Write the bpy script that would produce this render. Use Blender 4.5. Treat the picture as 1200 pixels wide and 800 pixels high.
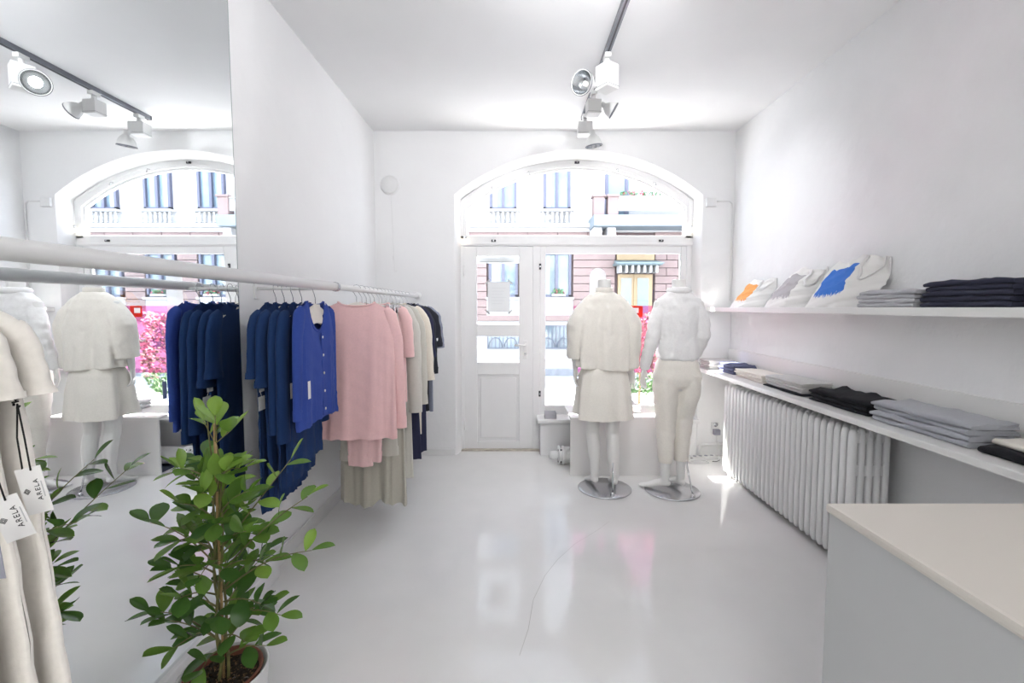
import bpy, bmesh, math, random
from mathutils import Vector, Matrix
PI = math.pi
R = math.radians
for o in list(bpy.data.objects):
    bpy.data.objects.remove(o)
S = bpy.context.scene
C = S.collection

# ------------------------------------------------------------------ camera
cd = bpy.data.cameras.new('camera')
cam = bpy.data.objects.new('camera', cd)
C.objects.link(cam)
cam.location = (0, 0, 1.4)
cam.rotation_euler = (R(90 - 3.6), 0, 0)
cd.sensor_width = 36
cd.lens = 16
cd.shift_x = -3 / 1200
cd.shift_y = -6.45 / 1200
cd.clip_start = 0.02
cd.clip_end = 200
S.camera = cam

# ------------------------------------------------------------------ sky, sun, exposure
W = bpy.data.worlds.new('sky')
S.world = W
W.use_nodes = True
nt = W.node_tree
bgn = nt.nodes['Background']
SKY_STRENGTH = 4.5
bgn.inputs['Color'].default_value = (0.79, 0.86, 1.0, 1)
bgn.inputs['Strength'].default_value = SKY_STRENGTH
sd = bpy.data.lights.new('sun', 'SUN')
sd.energy = 30
sd.angle = R(0.6)
sd.color = (1.0, 0.96, 0.9)
sun = bpy.data.objects.new('sun', sd)
C.objects.link(sun)
sun.location = (-4, 8, 12)
sun.rotation_euler = Vector((0.42, -0.34, -1)).to_track_quat('-Z', 'Y').to_euler()
# sky portal in the shop window opening: only guides the sampling of the sky
pd = bpy.data.lights.new('window_portal', 'AREA')
pd.shape = 'RECTANGLE'
pd.size = 2.3
pd.size_y = 2.9
pd.cycles.is_portal = True
po = bpy.data.objects.new('window_portal', pd)
C.objects.link(po)
po.location = (0.6, 4.56, 1.45)
po.rotation_euler = (R(-90), 0, 0)
S.view_settings.view_transform = 'Standard'
S.view_settings.look = 'None'
S.view_settings.gamma = 1
S.view_settings.use_curve_mapping = False
S.view_settings.exposure = 1.0
FILL_LAMP = 9.0      # power of the ceiling panels added behind the camera as fill light

# ------------------------------------------------------------------ helpers
MATS = {}
def mat(name, col, rough=0.6, metal=0.0, bump=0.0, bscale=40.0, var=0.0, vscale=6.0, sheen=0.0, coat=0.0, spec=0.5,
        trans=0.0, emit=None, estr=0.0, stretch=None, bdist=0.01):
    if name in MATS:
        return MATS[name]
    m = bpy.data.materials.new(name)
    m.use_nodes = True
    t = m.node_tree
    b = t.nodes['Principled BSDF']
    c4 = (*col, 1)
    b.inputs['Base Color'].default_value = c4
    b.inputs['Roughness'].default_value = rough
    b.inputs['Metallic'].default_value = metal
    b.inputs['Specular IOR Level'].default_value = spec
    if sheen:
        b.inputs['Sheen Weight'].default_value = sheen
        b.inputs['Sheen Roughness'].default_value = 0.5
    if coat:
        b.inputs['Coat Weight'].default_value = coat
        b.inputs['Coat Roughness'].default_value = 0.06
    if trans:
        b.inputs['Transmission Weight'].default_value = trans
    if emit:
        b.inputs['Emission Color'].default_value = (*emit, 1)
        b.inputs['Emission Strength'].default_value = estr
    tc = t.nodes.new('ShaderNodeTexCoord')
    src = tc.outputs['Object']
    if stretch:
        mp = t.nodes.new('ShaderNodeMapping')
        mp.inputs['Scale'].default_value = stretch
        t.links.new(src, mp.inputs['Vector'])
        src = mp.outputs['Vector']
    if var:
        n = t.nodes.new('ShaderNodeTexNoise')
        n.inputs['Scale'].default_value = vscale
        n.inputs['Detail'].default_value = 4
        t.links.new(src, n.inputs['Vector'])
        rp = t.nodes.new('ShaderNodeValToRGB')
        rp.color_ramp.elements[0].position = 0.3
        rp.color_ramp.elements[1].position = 0.7
        rp.color_ramp.elements[0].color = (*[max(0, x * (1 - var)) for x in col], 1)
        rp.color_ramp.elements[1].color = (*[min(1, x * (1 + var)) for x in col], 1)
        t.links.new(n.outputs['Fac'], rp.inputs['Fac'])
        t.links.new(rp.outputs['Color'], b.inputs['Base Color'])
    if bump:
        n2 = t.nodes.new('ShaderNodeTexNoise')
        n2.inputs['Scale'].default_value = bscale
        n2.inputs['Detail'].default_value = 5
        t.links.new(src, n2.inputs['Vector'])
        bp = t.nodes.new('ShaderNodeBump')
        bp.inputs['Strength'].default_value = bump
        bp.inputs['Distance'].default_value = bdist
        t.links.new(n2.outputs['Fac'], bp.inputs['Height'])
        t.links.new(bp.outputs['Normal'], b.inputs['Normal'])
    MATS[name] = m
    return m

def cloth(name, col, var=0.03, sheen=0.25, rough=0.9):
    return mat(name, col, rough, bump=0.12, bscale=500, var=var, vscale=90, sheen=sheen, spec=0.12, bdist=0.002)

class MB:
    """collects shapes for ONE mesh object"""
    def __init__(s):
        s.v = []; s.f = []; s.m = []; s.sm = []
    def add(s, vs, fs, smooth=False, mi=0):
        o = len(s.v)
        s.v += [tuple(v) for v in vs]
        for f in fs:
            s.f.append([o + i for i in f]); s.sm.append(smooth); s.m.append(mi)
        return s
    def box(s, x0, x1, y0, y1, z0, z1, bev=0.0, mi=0, M=None):
        if bev <= 0:
            vs = [(x, y, z) for z in (z0, z1) for y in (y0, y1) for x in (x0, x1)]
            fs = [(0, 2, 3, 1), (4, 5, 7, 6), (0, 1, 5, 4), (2, 6, 7, 3), (0, 4, 6, 2), (1, 3, 7, 5)]
            if M: vs = [M @ Vector(v) for v in vs]
            return s.add(vs, fs, False, mi)
        bm = bmesh.new()
        bmesh.ops.create_cube(bm, size=1)
        for v in bm.verts:
            v.co = Vector(((x0 + x1) / 2 + v.co.x * (x1 - x0), (y0 + y1) / 2 + v.co.y * (y1 - y0), (z0 + z1) / 2 + v.co.z * (z1 - z0)))
        bmesh.ops.bevel(bm, geom=bm.edges[:], offset=bev, segments=2, profile=0.6, affect='EDGES')
        bm.verts.index_update()
        vs = [v.co.copy() for v in bm.verts]
        fs = [[v.index for v in f.verts] for f in bm.faces]
        bm.free()
        if M: vs = [M @ v for v in vs]
        return s.add(vs, fs, False, mi)
    def loft(s, rings, cap0=True, cap1=True, closed=True, smooth=True, mi=0):
        n = len(rings[0]); vs = [p for r in rings for p in r]; fs = []
        for k in range(len(rings) - 1):
            for i in range(n if closed else n - 1):
                j = (i + 1) % n
                fs.append((k * n + i, k * n + j, (k + 1) * n + j, (k + 1) * n + i))
        if cap0: fs.append(tuple(reversed(range(n))))
        if cap1: fs.append(tuple(range((len(rings) - 1) * n, len(rings) * n)))
        return s.add(vs, fs, smooth, mi)
    def tube(s, pts, r, n=8, rb=None, side=None, caps=True, mi=0, smooth=True):
        pts = [Vector(p) for p in pts]; rings = []
        if not hasattr(r, '__len__'): r = [r] * len(pts)
        if rb is None: rb = r
        if not hasattr(rb, '__len__'): rb = [rb] * len(pts)
        prev = None
        for i, p in enumerate(pts):
            t = (pts[min(i + 1, len(pts) - 1)] - pts[max(i - 1, 0)])
            t = t.normalized() if t.length > 1e-9 else Vector((0, 0, 1))
            a = prev if prev is not None else (Vector(side) if side else (Vector((1, 0, 0)) if abs(t.x) < 0.9 else Vector((0, 1, 0))))
            a = (a - t * a.dot(t))
            a = a.normalized() if a.length > 1e-6 else t.orthogonal().normalized()
            prev = a
            b = t.cross(a)
            rings.append([p + a * (r[i] * math.cos(2 * PI * k / n)) + b * (rb[i] * math.sin(2 * PI * k / n)) for k in range(n)])
        return s.loft(rings, caps, caps, mi=mi, smooth=smooth)
    def lathe(s, prof, n=24, c=(0, 0, 0), axis=None, cap0=False, cap1=False, mi=0):
        q = Vector((0, 0, 1)).rotation_difference(Vector(axis).normalized()) if axis else None
        rings = []
        for (r, z) in prof:
            ring = []
            for k in range(n):
                v = Vector((r * math.cos(2 * PI * k / n), r * math.sin(2 * PI * k / n), z))
                if q: v = q @ v
                ring.append(v + Vector(c))
            rings.append(ring)
        return s.loft(rings, cap0, cap1, mi=mi)
    def grid(s, fn, nu, nv, mi=0, smooth=True):
        vs = [fn(i / nu, j / nv) for j in range(nv + 1) for i in range(nu + 1)]
        fs = [(j * (nu + 1) + i, j * (nu + 1) + i + 1, (j + 1) * (nu + 1) + i + 1, (j + 1) * (nu + 1) + i) for j in range(nv) for i in range(nu)]
        return s.add(vs, fs, smooth, mi)
    def mesh(s, name, mats):
        me = bpy.data.meshes.new(name)
        me.from_pydata(s.v, [], s.f)
        for m in (mats if isinstance(mats, (list, tuple)) else [mats]):
            me.materials.append(m)
        me.polygons.foreach_set('use_smooth', s.sm)
        me.polygons.foreach_set('material_index', s.m)
        me.update()
        return me
    def build(s, name, mats, parent=None, loc=None, rot=None, fix=True):
        me = s.mesh(name, mats)
        if fix:
            bm = bmesh.new(); bm.from_mesh(me)
            bmesh.ops.recalc_face_normals(bm, faces=bm.faces[:])
            bm.to_mesh(me); bm.free()
        return link(name, me, parent, loc, rot)

def link(name, me, parent=None, loc=None, rot=None):
    o = bpy.data.objects.new(name, me)
    C.objects.link(o)
    if parent: o.parent = parent
    if loc is not None: o.location = loc
    if rot is not None: o.rotation_euler = rot
    return o

def tag(o, label, cat, group=None):
    o['label'] = label; o['category'] = cat
    if group: o['group'] = group
    return o

def thing(name, label, cat, loc=(0, 0, 0), rz=0.0, group=None):
    o = bpy.data.objects.new(name, None)
    o.empty_display_size = 0.1
    C.objects.link(o)
    o.location = loc; o.rotation_euler = (0, 0, rz)
    return tag(o, label, cat, group)

def struct(o):
    o['kind'] = 'structure'
    return o

def copy_tree(o, parent=None):
    c = o.copy(); C.objects.link(c)
    if parent is not None: c.parent = parent
    for ch in list(o.children):
        copy_tree(ch, c)
    return c

def lerp(a, b, t): return a + (b - a) * t
def interp(tab, z):
    if z <= tab[0][0]: return tab[0][1:]
    for a, b in zip(tab, tab[1:]):
        if z <= b[0]:
            t = (z - a[0]) / (b[0] - a[0]); t = t * t * (3 - 2 * t)
            return tuple(lerp(p, q, t) for p, q in zip(a[1:], b[1:]))
    return tab[-1][1:]
def spow(c, p): return math.copysign(abs(c) ** p, c)
def nz(x, s=0.0):
    return (math.sin(x * 1.7 + s * 3.1) + math.sin(x * 3.9 + s * 1.3) * 0.5 + math.sin(x * 7.3 + s * 5.7) * 0.25) / 1.75

# ------------------------------------------------------------------ materials
m_wall = mat('white_plaster', (0.88, 0.88, 0.885), 0.85, bump=0.25, bscale=9, var=0.012, vscale=2.5, bdist=0.02)
m_wall2 = mat('rough_white_plaster', (0.88, 0.88, 0.885), 0.8, bump=0.5, bscale=7, var=0.02, vscale=3, bdist=0.025)
m_ceil = mat('white_ceiling_paint', (0.92, 0.92, 0.925), 0.9, bump=0.15, bscale=5, var=0.015, vscale=2, bdist=0.02)
m_floor = mat('glossy_white_floor_paint', (0.82, 0.815, 0.81), 0.09, bump=0.04, bscale=6, var=0.02, vscale=4, spec=0.5, bdist=0.01)
m_wood = mat('white_painted_wood', (0.86, 0.86, 0.865), 0.4, bump=0.05, bscale=30, var=0.01, vscale=8)
m_base = mat('white_baseboard_paint', (0.8, 0.8, 0.8), 0.5, var=0.03, vscale=9)
m_shelf = mat('white_lacquered_board', (0.83, 0.825, 0.81), 0.3, var=0.01, vscale=4)
m_metalw = mat('white_enamel', (0.85, 0.85, 0.85), 0.32, var=0.01, vscale=20)
m_chrome = mat('polished_steel', (0.72, 0.73, 0.75), 0.16, 1.0, var=0.03, vscale=30)
m_steel = mat('brushed_steel_plate', (0.62, 0.63, 0.66), 0.25, 1.0, bump=0.05, bscale=120)
m_dark = mat('dark_metal', (0.05, 0.05, 0.06), 0.45, 0.3, var=0.1, vscale=30)
m_track = mat('grey_track_aluminium', (0.22, 0.23, 0.26), 0.35, 0.6, var=0.05, vscale=30)
m_wire = mat('hanger_wire', (0.6, 0.6, 0.62), 0.25, 1.0, var=0.05, vscale=30)
m_hang = mat('white_hanger_wood', (0.86, 0.83, 0.76), 0.45, var=0.03, vscale=15)
m_card = mat('white_tag_card', (0.86, 0.85, 0.84), 0.7, var=0.01, vscale=30)
m_greycard = mat('grey_tag_card', (0.3, 0.3, 0.36), 0.6, var=0.1, vscale=30)
m_ink = mat('black_print', (0.03, 0.03, 0.035), 0.7, var=0.05, vscale=30)
m_cord = mat('black_cord', (0.012, 0.012, 0.012), 0.8, bump=0.3, bscale=600, bdist=0.001)
m_plastic = mat('white_plastic', (0.8, 0.8, 0.8), 0.35, var=0.02, vscale=20)
m_mann = mat('white_mannequin_gloss', (0.84, 0.83, 0.81), 0.28, var=0.01, vscale=5, coat=0.2)

def glass_mat(name, tint=(1, 1, 1), ior=1.45, mixdiff=0.0, dcol=(1, 1, 1), rough=0.0):
    m = bpy.data.materials.new(name); m.use_nodes = True
    t = m.node_tree
    for n in list(t.nodes): t.nodes.remove(n)
    out = t.nodes.new('ShaderNodeOutputMaterial')
    tr = t.nodes.new('ShaderNodeBsdfTransparent'); tr.inputs['Color'].default_value = (*tint, 1)
    gl = t.nodes.new('ShaderNodeBsdfGlossy'); gl.inputs['Roughness'].default_value = rough
    fr = t.nodes.new('ShaderNodeFresnel'); fr.inputs['IOR'].default_value = ior
    mx = t.nodes.new('ShaderNodeMixShader')
    t.links.new(fr.outputs[0], mx.inputs[0]); t.links.new(tr.outputs[0], mx.inputs[1]); t.links.new(gl.outputs[0], mx.inputs[2])
    last = mx
    if mixdiff:
        df = t.nodes.new('ShaderNodeBsdfDiffuse'); df.inputs['Color'].default_value = (*dcol, 1)
        tl = t.nodes.new('ShaderNodeBsdfTranslucent'); tl.inputs['Color'].default_value = (*dcol, 1)
        m1 = t.nodes.new('ShaderNodeMixShader'); m1.inputs[0].default_value = 0.5
        t.links.new(df.outputs[0], m1.inputs[1]); t.links.new(tl.outputs[0], m1.inputs[2])
        m2 = t.nodes.new('ShaderNodeMixShader'); m2.inputs[0].default_value = mixdiff
        t.links.new(mx.outputs[0], m2.inputs[1]); t.links.new(m1.outputs[0], m2.inputs[2])
        last = m2
    t.links.new(last.outputs[0], out.inputs['Surface'])
    return m
m_glass = glass_mat('clear_window_glass', (0.97, 0.985, 0.98))
m_pink = glass_mat('translucent_pink_film', (1.0, 0.60, 0.80), 1.4, 0.05, (0.95, 0.4, 0.65))
m_red = glass_mat('translucent_red_film', (0.95, 0.22, 0.16), 1.4, 0.3, (0.9, 0.18, 0.12))
m_paper = glass_mat('translucent_paper', (1, 1, 1), 1.4, 1.0, (0.9, 0.9, 0.9))
m_frost = glass_mat('frosted_white_film', (0.97, 0.97, 0.97), 1.4, 0.8, (0.95, 0.95, 0.95))

# ------------------------------------------------------------------ room shell
XL, XR, YB, ZC, YR = -1.285, 2.02, 4.25, 3.0, -3.2
XM = -1.245                      # mirror surface
struct(MB().box(XL - 0.2, XR + 0.2, YR - 0.2, 4.52, -0.12, 0).build('floor', m_floor))
struct(MB().box(XL - 0.2, XR + 0.2, YR - 0.2, 4.52, ZC, ZC + 0.2).build('ceiling', m_ceil))
struct(MB().box(XL - 0.2, XL, YR, 4.52, 0, ZC).box(XL, XM - 0.006, YR, 2.28, 0, ZC).build('wall_left', m_wall))
struct(MB().box(XR, XR + 0.2, YR, 4.52, 0, ZC).build('wall_right', m_wall2))
struct(MB().box(XL, XR, YR - 0.2, YR, 0, ZC).build('wall_rear', m_wall))

def arch_path(x0, x1, zs, zt, y, n=24):
    """left foot, up, segmental arch, down to right foot"""
    w = (x1 - x0) / 2; h = zt - zs; r = (w * w + h * h) / (2 * h); cx = (x0 + x1) / 2; cz = zt - r
    a0 = math.atan2(zs - cz, -w); a1 = math.atan2(zs - cz, w)
    pts = [(x0, y, 0)]
    for i in range(n + 1):
        a = lerp(a0, a1, i / n)
        pts.append((cx + r * math.cos(a), y, cz + r * math.sin(a)))
    pts.append((x1, y, 0))
    return pts
AO = (-0.556, 1.731, 2.432, 2.837)          # opening at the wall face
AI = (-0.515, 1.700, 2.425, 2.790)          # opening at the window plane
wb = MB()
p = arch_path(*AO, YB)
wb.add([(XL, YB, 0), p[0], (p[0][0], YB, ZC), (XL, YB, ZC)], [(0, 1, 2, 3)])
wb.add([p[-1], (XR, YB, 0), (XR, YB, ZC), (p[-1][0], YB, ZC)], [(0, 1, 2, 3)])
for a, b in zip(p[1:-2], p[2:-1]):
    wb.add([a, b, (b[0], YB, ZC), (a[0], YB, ZC)], [(0, 1, 2, 3)])
def mixp(a, b, t, y): return [(lerp(q[0], w_[0], t), y, lerp(q[2], w_[2], t)) for q, w_ in zip(a, b)]
pi_ = arch_path(*AI, YB)
rings = [mixp(p, pi_, 0.0, YB), mixp(p, pi_, 0.10, YB + 0.004), mixp(p, pi_, 0.30, YB + 0.016), mixp(p, pi_, 0.55, YB + 0.04),
         mixp(p, pi_, 0.8, YB + 0.09), mixp(p, pi_, 1.0, YB + 0.15), mixp(p, pi_, 1.0, 4.52)]
wb.loft(rings, False, False, closed=False)
wb.box(XL, AI[0] - 0.05, 4.50, 4.52, 0, ZC); wb.box(AI[1] + 0.05, XR, 4.50, 4.52, 0, ZC)
struct(wb.build('wall_back', m_wall, fix=False))
# low wall under the shop window, with its sill board
struct(MB().box(0.245, 1.72, 4.235, 4.52, 0, 0.315).build('wall_window_base', m_wall))
struct(MB().box(0.215, 1.735, 4.20, 4.42, 0.315, 0.35, 0.008).build('trim_1', m_wood))
# baseboards
struct(MB().box(XL, XM + 0.02, YR, 2.30, 0, 0.092, 0.006).build('baseboard_left', m_base))
struct(MB().box(XL, XL + 0.014, 2.305, YB, 0, 0.085, 0.004).build('trim_2', m_base))
struct(MB().box(XL + 0.015, AO[0] - 0.004, YB - 0.014, YB, 0, 0.06, 0.004).build('baseboard_back', m_base))
struct(MB().box(-0.52, 0.245, 4.36, 4.52, -0.001, 0.012, 0.003).build('trim_3', mat('worn_threshold', (0.55, 0.5, 0.44), 0.7, var=0.2, vscale=20)))
# hairline crack in the floor paint
fl = bpy.data.objects['floor']
ck = [(0.02, 1.75), (0.06, 1.9), (0.09, 2.1), (0.16, 2.3), (0.24, 2.45), (0.36, 2.62), (0.52, 2.78), (0.62, 2.9)]
cm = MB()
for a, b in zip(ck, ck[1:]):
    cm.add([(a[0] - .0012, a[1], .0006), (a[0] + .0012, a[1], .0006), (b[0] + .0012, b[1], .0006), (b[0] - .0012, b[1], .0006)], [(0, 1, 2, 3)])
cm.build('hairline_crack', mat('floor_crack', (0.5, 0.49, 0.47), 0.6, var=0.1), fl)

# ------------------------------------------------------------------ window and door (y = 4.40 .. 4.47)
YW0, YW1 = 4.40, 4.465
win = bpy.data.objects.new('window_1', None); C.objects.link(win); struct(win); win.location = (0.6, YW0, 0.35)
off = Vector((-0.6, -YW0, -0.35))
def wpart(mb, name, mt, parent=None):
    mb.v = [tuple(Vector(v) + off) for v in mb.v]
    return mb.build(name, mt, parent or win)
# outer arched frame
def arch_band(o_, i_, y0, y1, zlo):
    a = arch_path(*o_, y0)[1:-1]; b = arch_path(*i_, y0)[1:-1]
    a = [(o_[0], y0, zlo)] + a + [(o_[1], y0, zlo)]; b = [(i_[0], y0, zlo)] + b + [(i_[1], y0, zlo)]
    sh = lambda L, y: [(q[0], y, q[2]) for q in L]
    mb = MB()
    mb.loft([sh(a, y0), sh(b, y0), sh(b, y1), sh(a, y1), sh(a, y0)], False, False, closed=False, smooth=False)
    return mb
wpart(arch_band((-0.53, 1.715, 2.40, 2.80), (-0.46, 1.635, 2.36, 2.725), YW0, YW1, 2.06), 'arched_frame', m_wood)
wpart(arch_band((-0.46, 1.635, 2.36, 2.725), (-0.445, 1.62, 2.345, 2.705), YW0 + 0.02, YW1 - 0.01, 2.08), 'arched_bead', m_wood)
wpart(MB().box(-0.53, 1.715, YW0, YW1, 1.985, 2.085, 0.006), 'transom', m_wood)
wpart(MB().box(-0.53, 1.715, YW0 - 0.012, YW0, 1.995, 2.015, 0.004), 'transom_moulding', m_wood)
wpart(MB().box(0.175, 0.245, YW0, YW1, 0, 1.985, 0.006), 'mullion', m_wood)
wpart(MB().box(-0.53, -0.49, YW0, YW1, 0, 1.985, 0.004), 'jamb', m_wood)
wpart(MB().box(1.65, 1.715, YW0, YW1, 0.35, 1.985, 0.004), 'jamb', m_wood)
# fixed shop window sash
wpart(MB().box(0.245, 0.30, YW0 + 0.008, YW1, 0.35, 1.985, 0.005).box(1.60, 1.65, YW0 + 0.008, YW1, 0.35, 1.985, 0.005)
      .box(0.30, 1.60, YW0 + 0.008, YW1, 0.35, 0.44, 0.005).box(0.30, 1.60, YW0 + 0.008, YW1, 1.915, 1.985, 0.005), 'sash', m_wood)
wpart(MB().box(0.30, 1.60, YW1 - 0.03, YW1 - 0.024, 0.44, 1.915), 'pane', m_glass)
g = arch_path(-0.445, 1.62, 2.345, 2.705, YW1 - 0.03)
g = [(-0.445, YW1 - 0.03, 2.085)] + g[1:-1] + [(1.62, YW1 - 0.03, 2.085)]
gm = MB(); n_ = len(g)
gm.add(g, [tuple(range(n_))])
wpart(gm, 'pane', m_glass)
wpart(MB().box(0.575, 1.60, YW1 - 0.0345, YW1 - 0.0335, 0.76, 1.415), 'pink_window_film', m_pink)['label'] = 'translucent pink poster film on the shop window'
# red square and white script mark on the film
wpart(MB().box(1.13, 1.245, YW1 - 0.0365, YW1 - 0.0355, 1.305, 1.415), 'red_print', m_red)
wpart(MB().box(1.145, 1.205, YW1 - 0.0385, YW1 - 0.0375, 1.345, 1.395), 'white_print', m_card)
sc = MB()
sc.tube([(1.10, YW1 - 0.038, 1.10), (1.14, YW1 - 0.038, 1.07), (1.17, YW1 - 0.038, 1.09), (1.24, YW1 - 0.038, 1.16)], 0.006, 6, rb=0.0015, side=(0, 0, 1))
wpart(sc, 'script_stroke', m_card)
# frosted rounded sticker on the pane
fz = MB(); pts = [(0.725, YW1 - 0.0365, 1.2), (0.885, YW1 - 0.0365, 1.2)]
for k in range(13):
    a = PI * k / 12
    pts.append((0.805 + 0.08 * math.cos(a), YW1 - 0.0365, 1.70 + 0.08 * math.sin(a)))
fz.add(pts, [tuple(range(len(pts)))])
wpart(fz, 'rounded_sticker', m_frost)
for (lx, lz) in ((0.215, 1.79), (0.215, 0.56), (-0.20, 2.035), (1.40, 2.035), (0.59, 2.765)):
    wpart(MB().box(lx - 0.022, lx + 0.022, YW0 - 0.012, YW0 + 0.001, lz - 0.010, lz + 0.010, 0.003) if lz > 2 else
          MB().box(lx + 0.02, lx + 0.04, YW0 - 0.012, YW0 + 0.001, lz - 0.028, lz + 0.028, 0.003), 'latch', m_dark)
    wpart(MB().box(lx - 0.006, lx + 0.006, YW0 - 0.02, YW0 - 0.012, lz - 0.004, lz + 0.004) if lz > 2 else
          MB().box(lx + 0.025, lx + 0.035, YW0 - 0.02, YW0 - 0.012, lz - 0.008, lz + 0.008), 'latch_bolt', m_chrome)
for a_ in (0.14, 0.3, 0.7, 0.86):
    q = arch_path(-0.46, 1.635, 2.36, 2.725, YW0)[1 + int(a_ * 24)]
    wpart(MB().tube([(q[0], YW0 + 0.01, q[2] + 0.02), (q[0] + 0.01, YW0 - 0.02, q[2] + 0.02), (q[0] + 0.02, YW0 - 0.02, q[2] - 0.01)], 0.004, 6), 'hook', m_steel)

door = bpy.data.objects.new('door_1', None); C.objects.link(door); struct(door); door.location = (-0.158, YW0 + 0.005, 0.012)
off = Vector((0.158, -YW0 - 0.005, -0.012))
def dpart(mb, name, mt, parent=None):
    mb.v = [tuple(Vector(v) + off) for v in mb.v]
    return mb.build(name, mt, parent or door)
DX0, DX1, DY0, DY1 = -0.4905, 0.1755, 4.405, 4.45
gx0, gx1 = -0.365, 0.045
dpart(MB().box(DX0, gx0, DY0, DY1, 0.012, 1.98, 0.004), 'stile', m_wood)
dpart(MB().box(gx1, DX1, DY0, DY1, 0.012, 1.98, 0.004), 'stile', m_wood)
dpart(MB().box(gx0, gx1, DY0, DY1, 1.895, 1.98, 0.004), 'top_rail', m_wood)
dpart(MB().box(gx0, gx1, DY0, DY1, 1.12, 1.235, 0.004), 'lock_rail', m_wood)
dpart(MB().box(gx0, gx1, DY0, DY1, 0.745, 0.865, 0.004), 'middle_rail', m_wood)
dpart(MB().box(gx0, gx1, DY0, DY1, 0.012, 0.085, 0.004), 'bottom_rail', m_wood)
dpart(MB().box(gx0, gx1, DY0 + 0.018, DY1 - 0.01, 0.085, 0.745).box(gx0 + 0.03, gx1 - 0.03, DY0 + 0.01, DY0 + 0.02, 0.115, 0.715, 0.006), 'panel', m_wood)
dpart(MB().box(gx0, gx1, DY0 + 0.02, DY0 + 0.026, 1.235, 1.895), 'pane', m_glass)
dpart(MB().box(gx0, gx1, DY0 + 0.02, DY0 + 0.026, 0.865, 1.12), 'pane', m_glass)
dpart(MB().box(gx0 - 0.02, gx1 + 0.02, DY1 + 0.04, DY1 + 0.10, 1.835, 1.93, 0.01), 'shutter_box', mat('grey_shutter', (0.30, 0.31, 0.33), 0.6, var=0.1))
h = dpart(MB().box(0.085, 0.125, DY0 - 0.008, DY0, 0.90, 1.08, 0.004), 'handle_plate', m_metalw)
dpart(MB().tube([(0.105, DY0 - 0.004, 1.04), (0.105, DY0 - 0.045, 1.04), (0.095, DY0 - 0.05, 1.04), (0.0, DY0 - 0.05, 1.035)], 0.009, 8), 'door_handle', m_metalw)
dpart(MB().lathe([(0.001, 0), (0.012, 0), (0.012, 0.006), (0.001, 0.006)], 12, (0.105, DY0 - 0.014, 0.95), (0, 1, 0)), 'keyhole', m_steel)
for hz in (0.25, 1.75):
    dpart(MB().lathe([(0.0, -0.05), (0.008, -0.05), (0.008, 0.05), (0, 0.05)], 10, (DX0 + 0.004, DY0 - 0.006, hz)), 'hinge', m_metalw)

# ------------------------------------------------------------------ mirror
m_mirror = mat('mirror_silver', (0.88, 0.91, 0.92), 0.0, 1.0)
mi = thing('wall_mirror', 'full-height frameless mirror on the left wall behind the clothes rail', 'mirror', (XM, 0.4, 0.093))
MB().box(-0.006, 0, -3.3, 1.66, 0, ZC - 0.095).build('mirror_glass', m_mirror, mi)
MB().box(-0.0062, -0.0002, 1.66, 1.664, 0, ZC - 0.095).build('mirror_edge', mat('mirror_edge_glass', (0.25, 0.3, 0.3), 0.2), mi)

# ------------------------------------------------------------------ outside: street and the building across it
m_asph = mat('pale_asphalt', (0.26, 0.26, 0.27), 0.9, bump=0.3, bscale=60, var=0.1, vscale=3)
m_pave = mat('pale_pavement', (0.34, 0.335, 0.33), 0.9, bump=0.2, bscale=20, var=0.06, vscale=5)
struct(MB().box(-14, 18, 4.52, 6.3, -0.12, -0.002).build('pavement_near', m_pave))
struct(MB().box(-14, 18, 6.3, 10.0, -0.22, -0.10).build('street', m_asph))
struct(MB().box(-14, 18, 10.0, 11.9, -0.2, 0.06).build('pavement_far', m_pave))
struct(MB().box(-14, 18, 9.88, 10.0, -0.2, 0.062, 0.01).build('kerb', mat('granite_kerb', (0.15, 0.16, 0.18), 0.8, var=0.15, vscale=12)))
FY = 11.7
m_fw = mat('white_facade_render', (0.36, 0.355, 0.35), 0.9, bump=0.1, bscale=12, var=0.02, vscale=2)
m_brick = mat('pink_rusticated_stone', (0.18, 0.13, 0.122), 0.9, bump=0.2, bscale=25, var=0.08, vscale=3)
m_joint = mat('stone_joint', (0.075, 0.05, 0.05), 0.95, var=0.05)
m_fgrey = mat('blue_grey_window_paint', (0.07, 0.072, 0.105), 0.6, var=0.04)
m_fglass = mat('reflecting_window_glass', (0.12, 0.165, 0.20), 0.08, 0.0, var=0.35, vscale=1.2, spec=0.8)
m_curtain = mat('pale_curtain', (0.24, 0.26, 0.28), 0.9, var=0.1, vscale=3)
m_canopy = mat('verdigris_canopy', (0.12, 0.16, 0.17), 0.6, var=0.08)
m_ochre = mat('ochre_door_paint', (0.24, 0.17, 0.09), 0.55, var=0.04)
m_iron = mat('blue_grey_ironwork', (0.06, 0.07, 0.10), 0.5, var=0.1)
bld = thing('apartment_building', 'pale apartment house with pink stone ground floor across the street', 'building', (2.0, FY, 0.06))
bo = Vector((2.0, FY, 0.06))
def bp(mb, name, mt, parent=None):
    mb.v = [tuple(Vector(v) - bo) for v in mb.v]
    return mb.build(name, mt, parent or bld)
cols = [-0.29 - 1.36 * 2, -0.29 - 1.36, -0.29, 1.07, 5.16, 6.52, 7.88, 9.24]
bp(MB().box(-9, 15, FY + 0.05, FY + 0.5, 3.3, 8.5), 'upper_wall', m_fw)
bp(MB().box(-9, 15, FY + 0.06, FY + 0.5, 1.05, 3.3), 'stone_joint_wall', m_joint)
bp(MB().box(-9, 15, FY + 0.02, FY + 0.5, 0.06, 1.05), 'base_wall', m_fw)
bp(MB().box(-9, 15, FY - 0.06, FY + 0.06, 1.05, 1.20, 0.02), 'base_moulding', m_brick)
bp(MB().box(-9, 15, FY - 0.18, FY + 0.06, 3.40, 3.50, 0.02).box(-9, 15, FY - 0.10, FY + 0.06, 3.30, 3.40, 0.01), 'cornice', m_fw)
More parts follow.
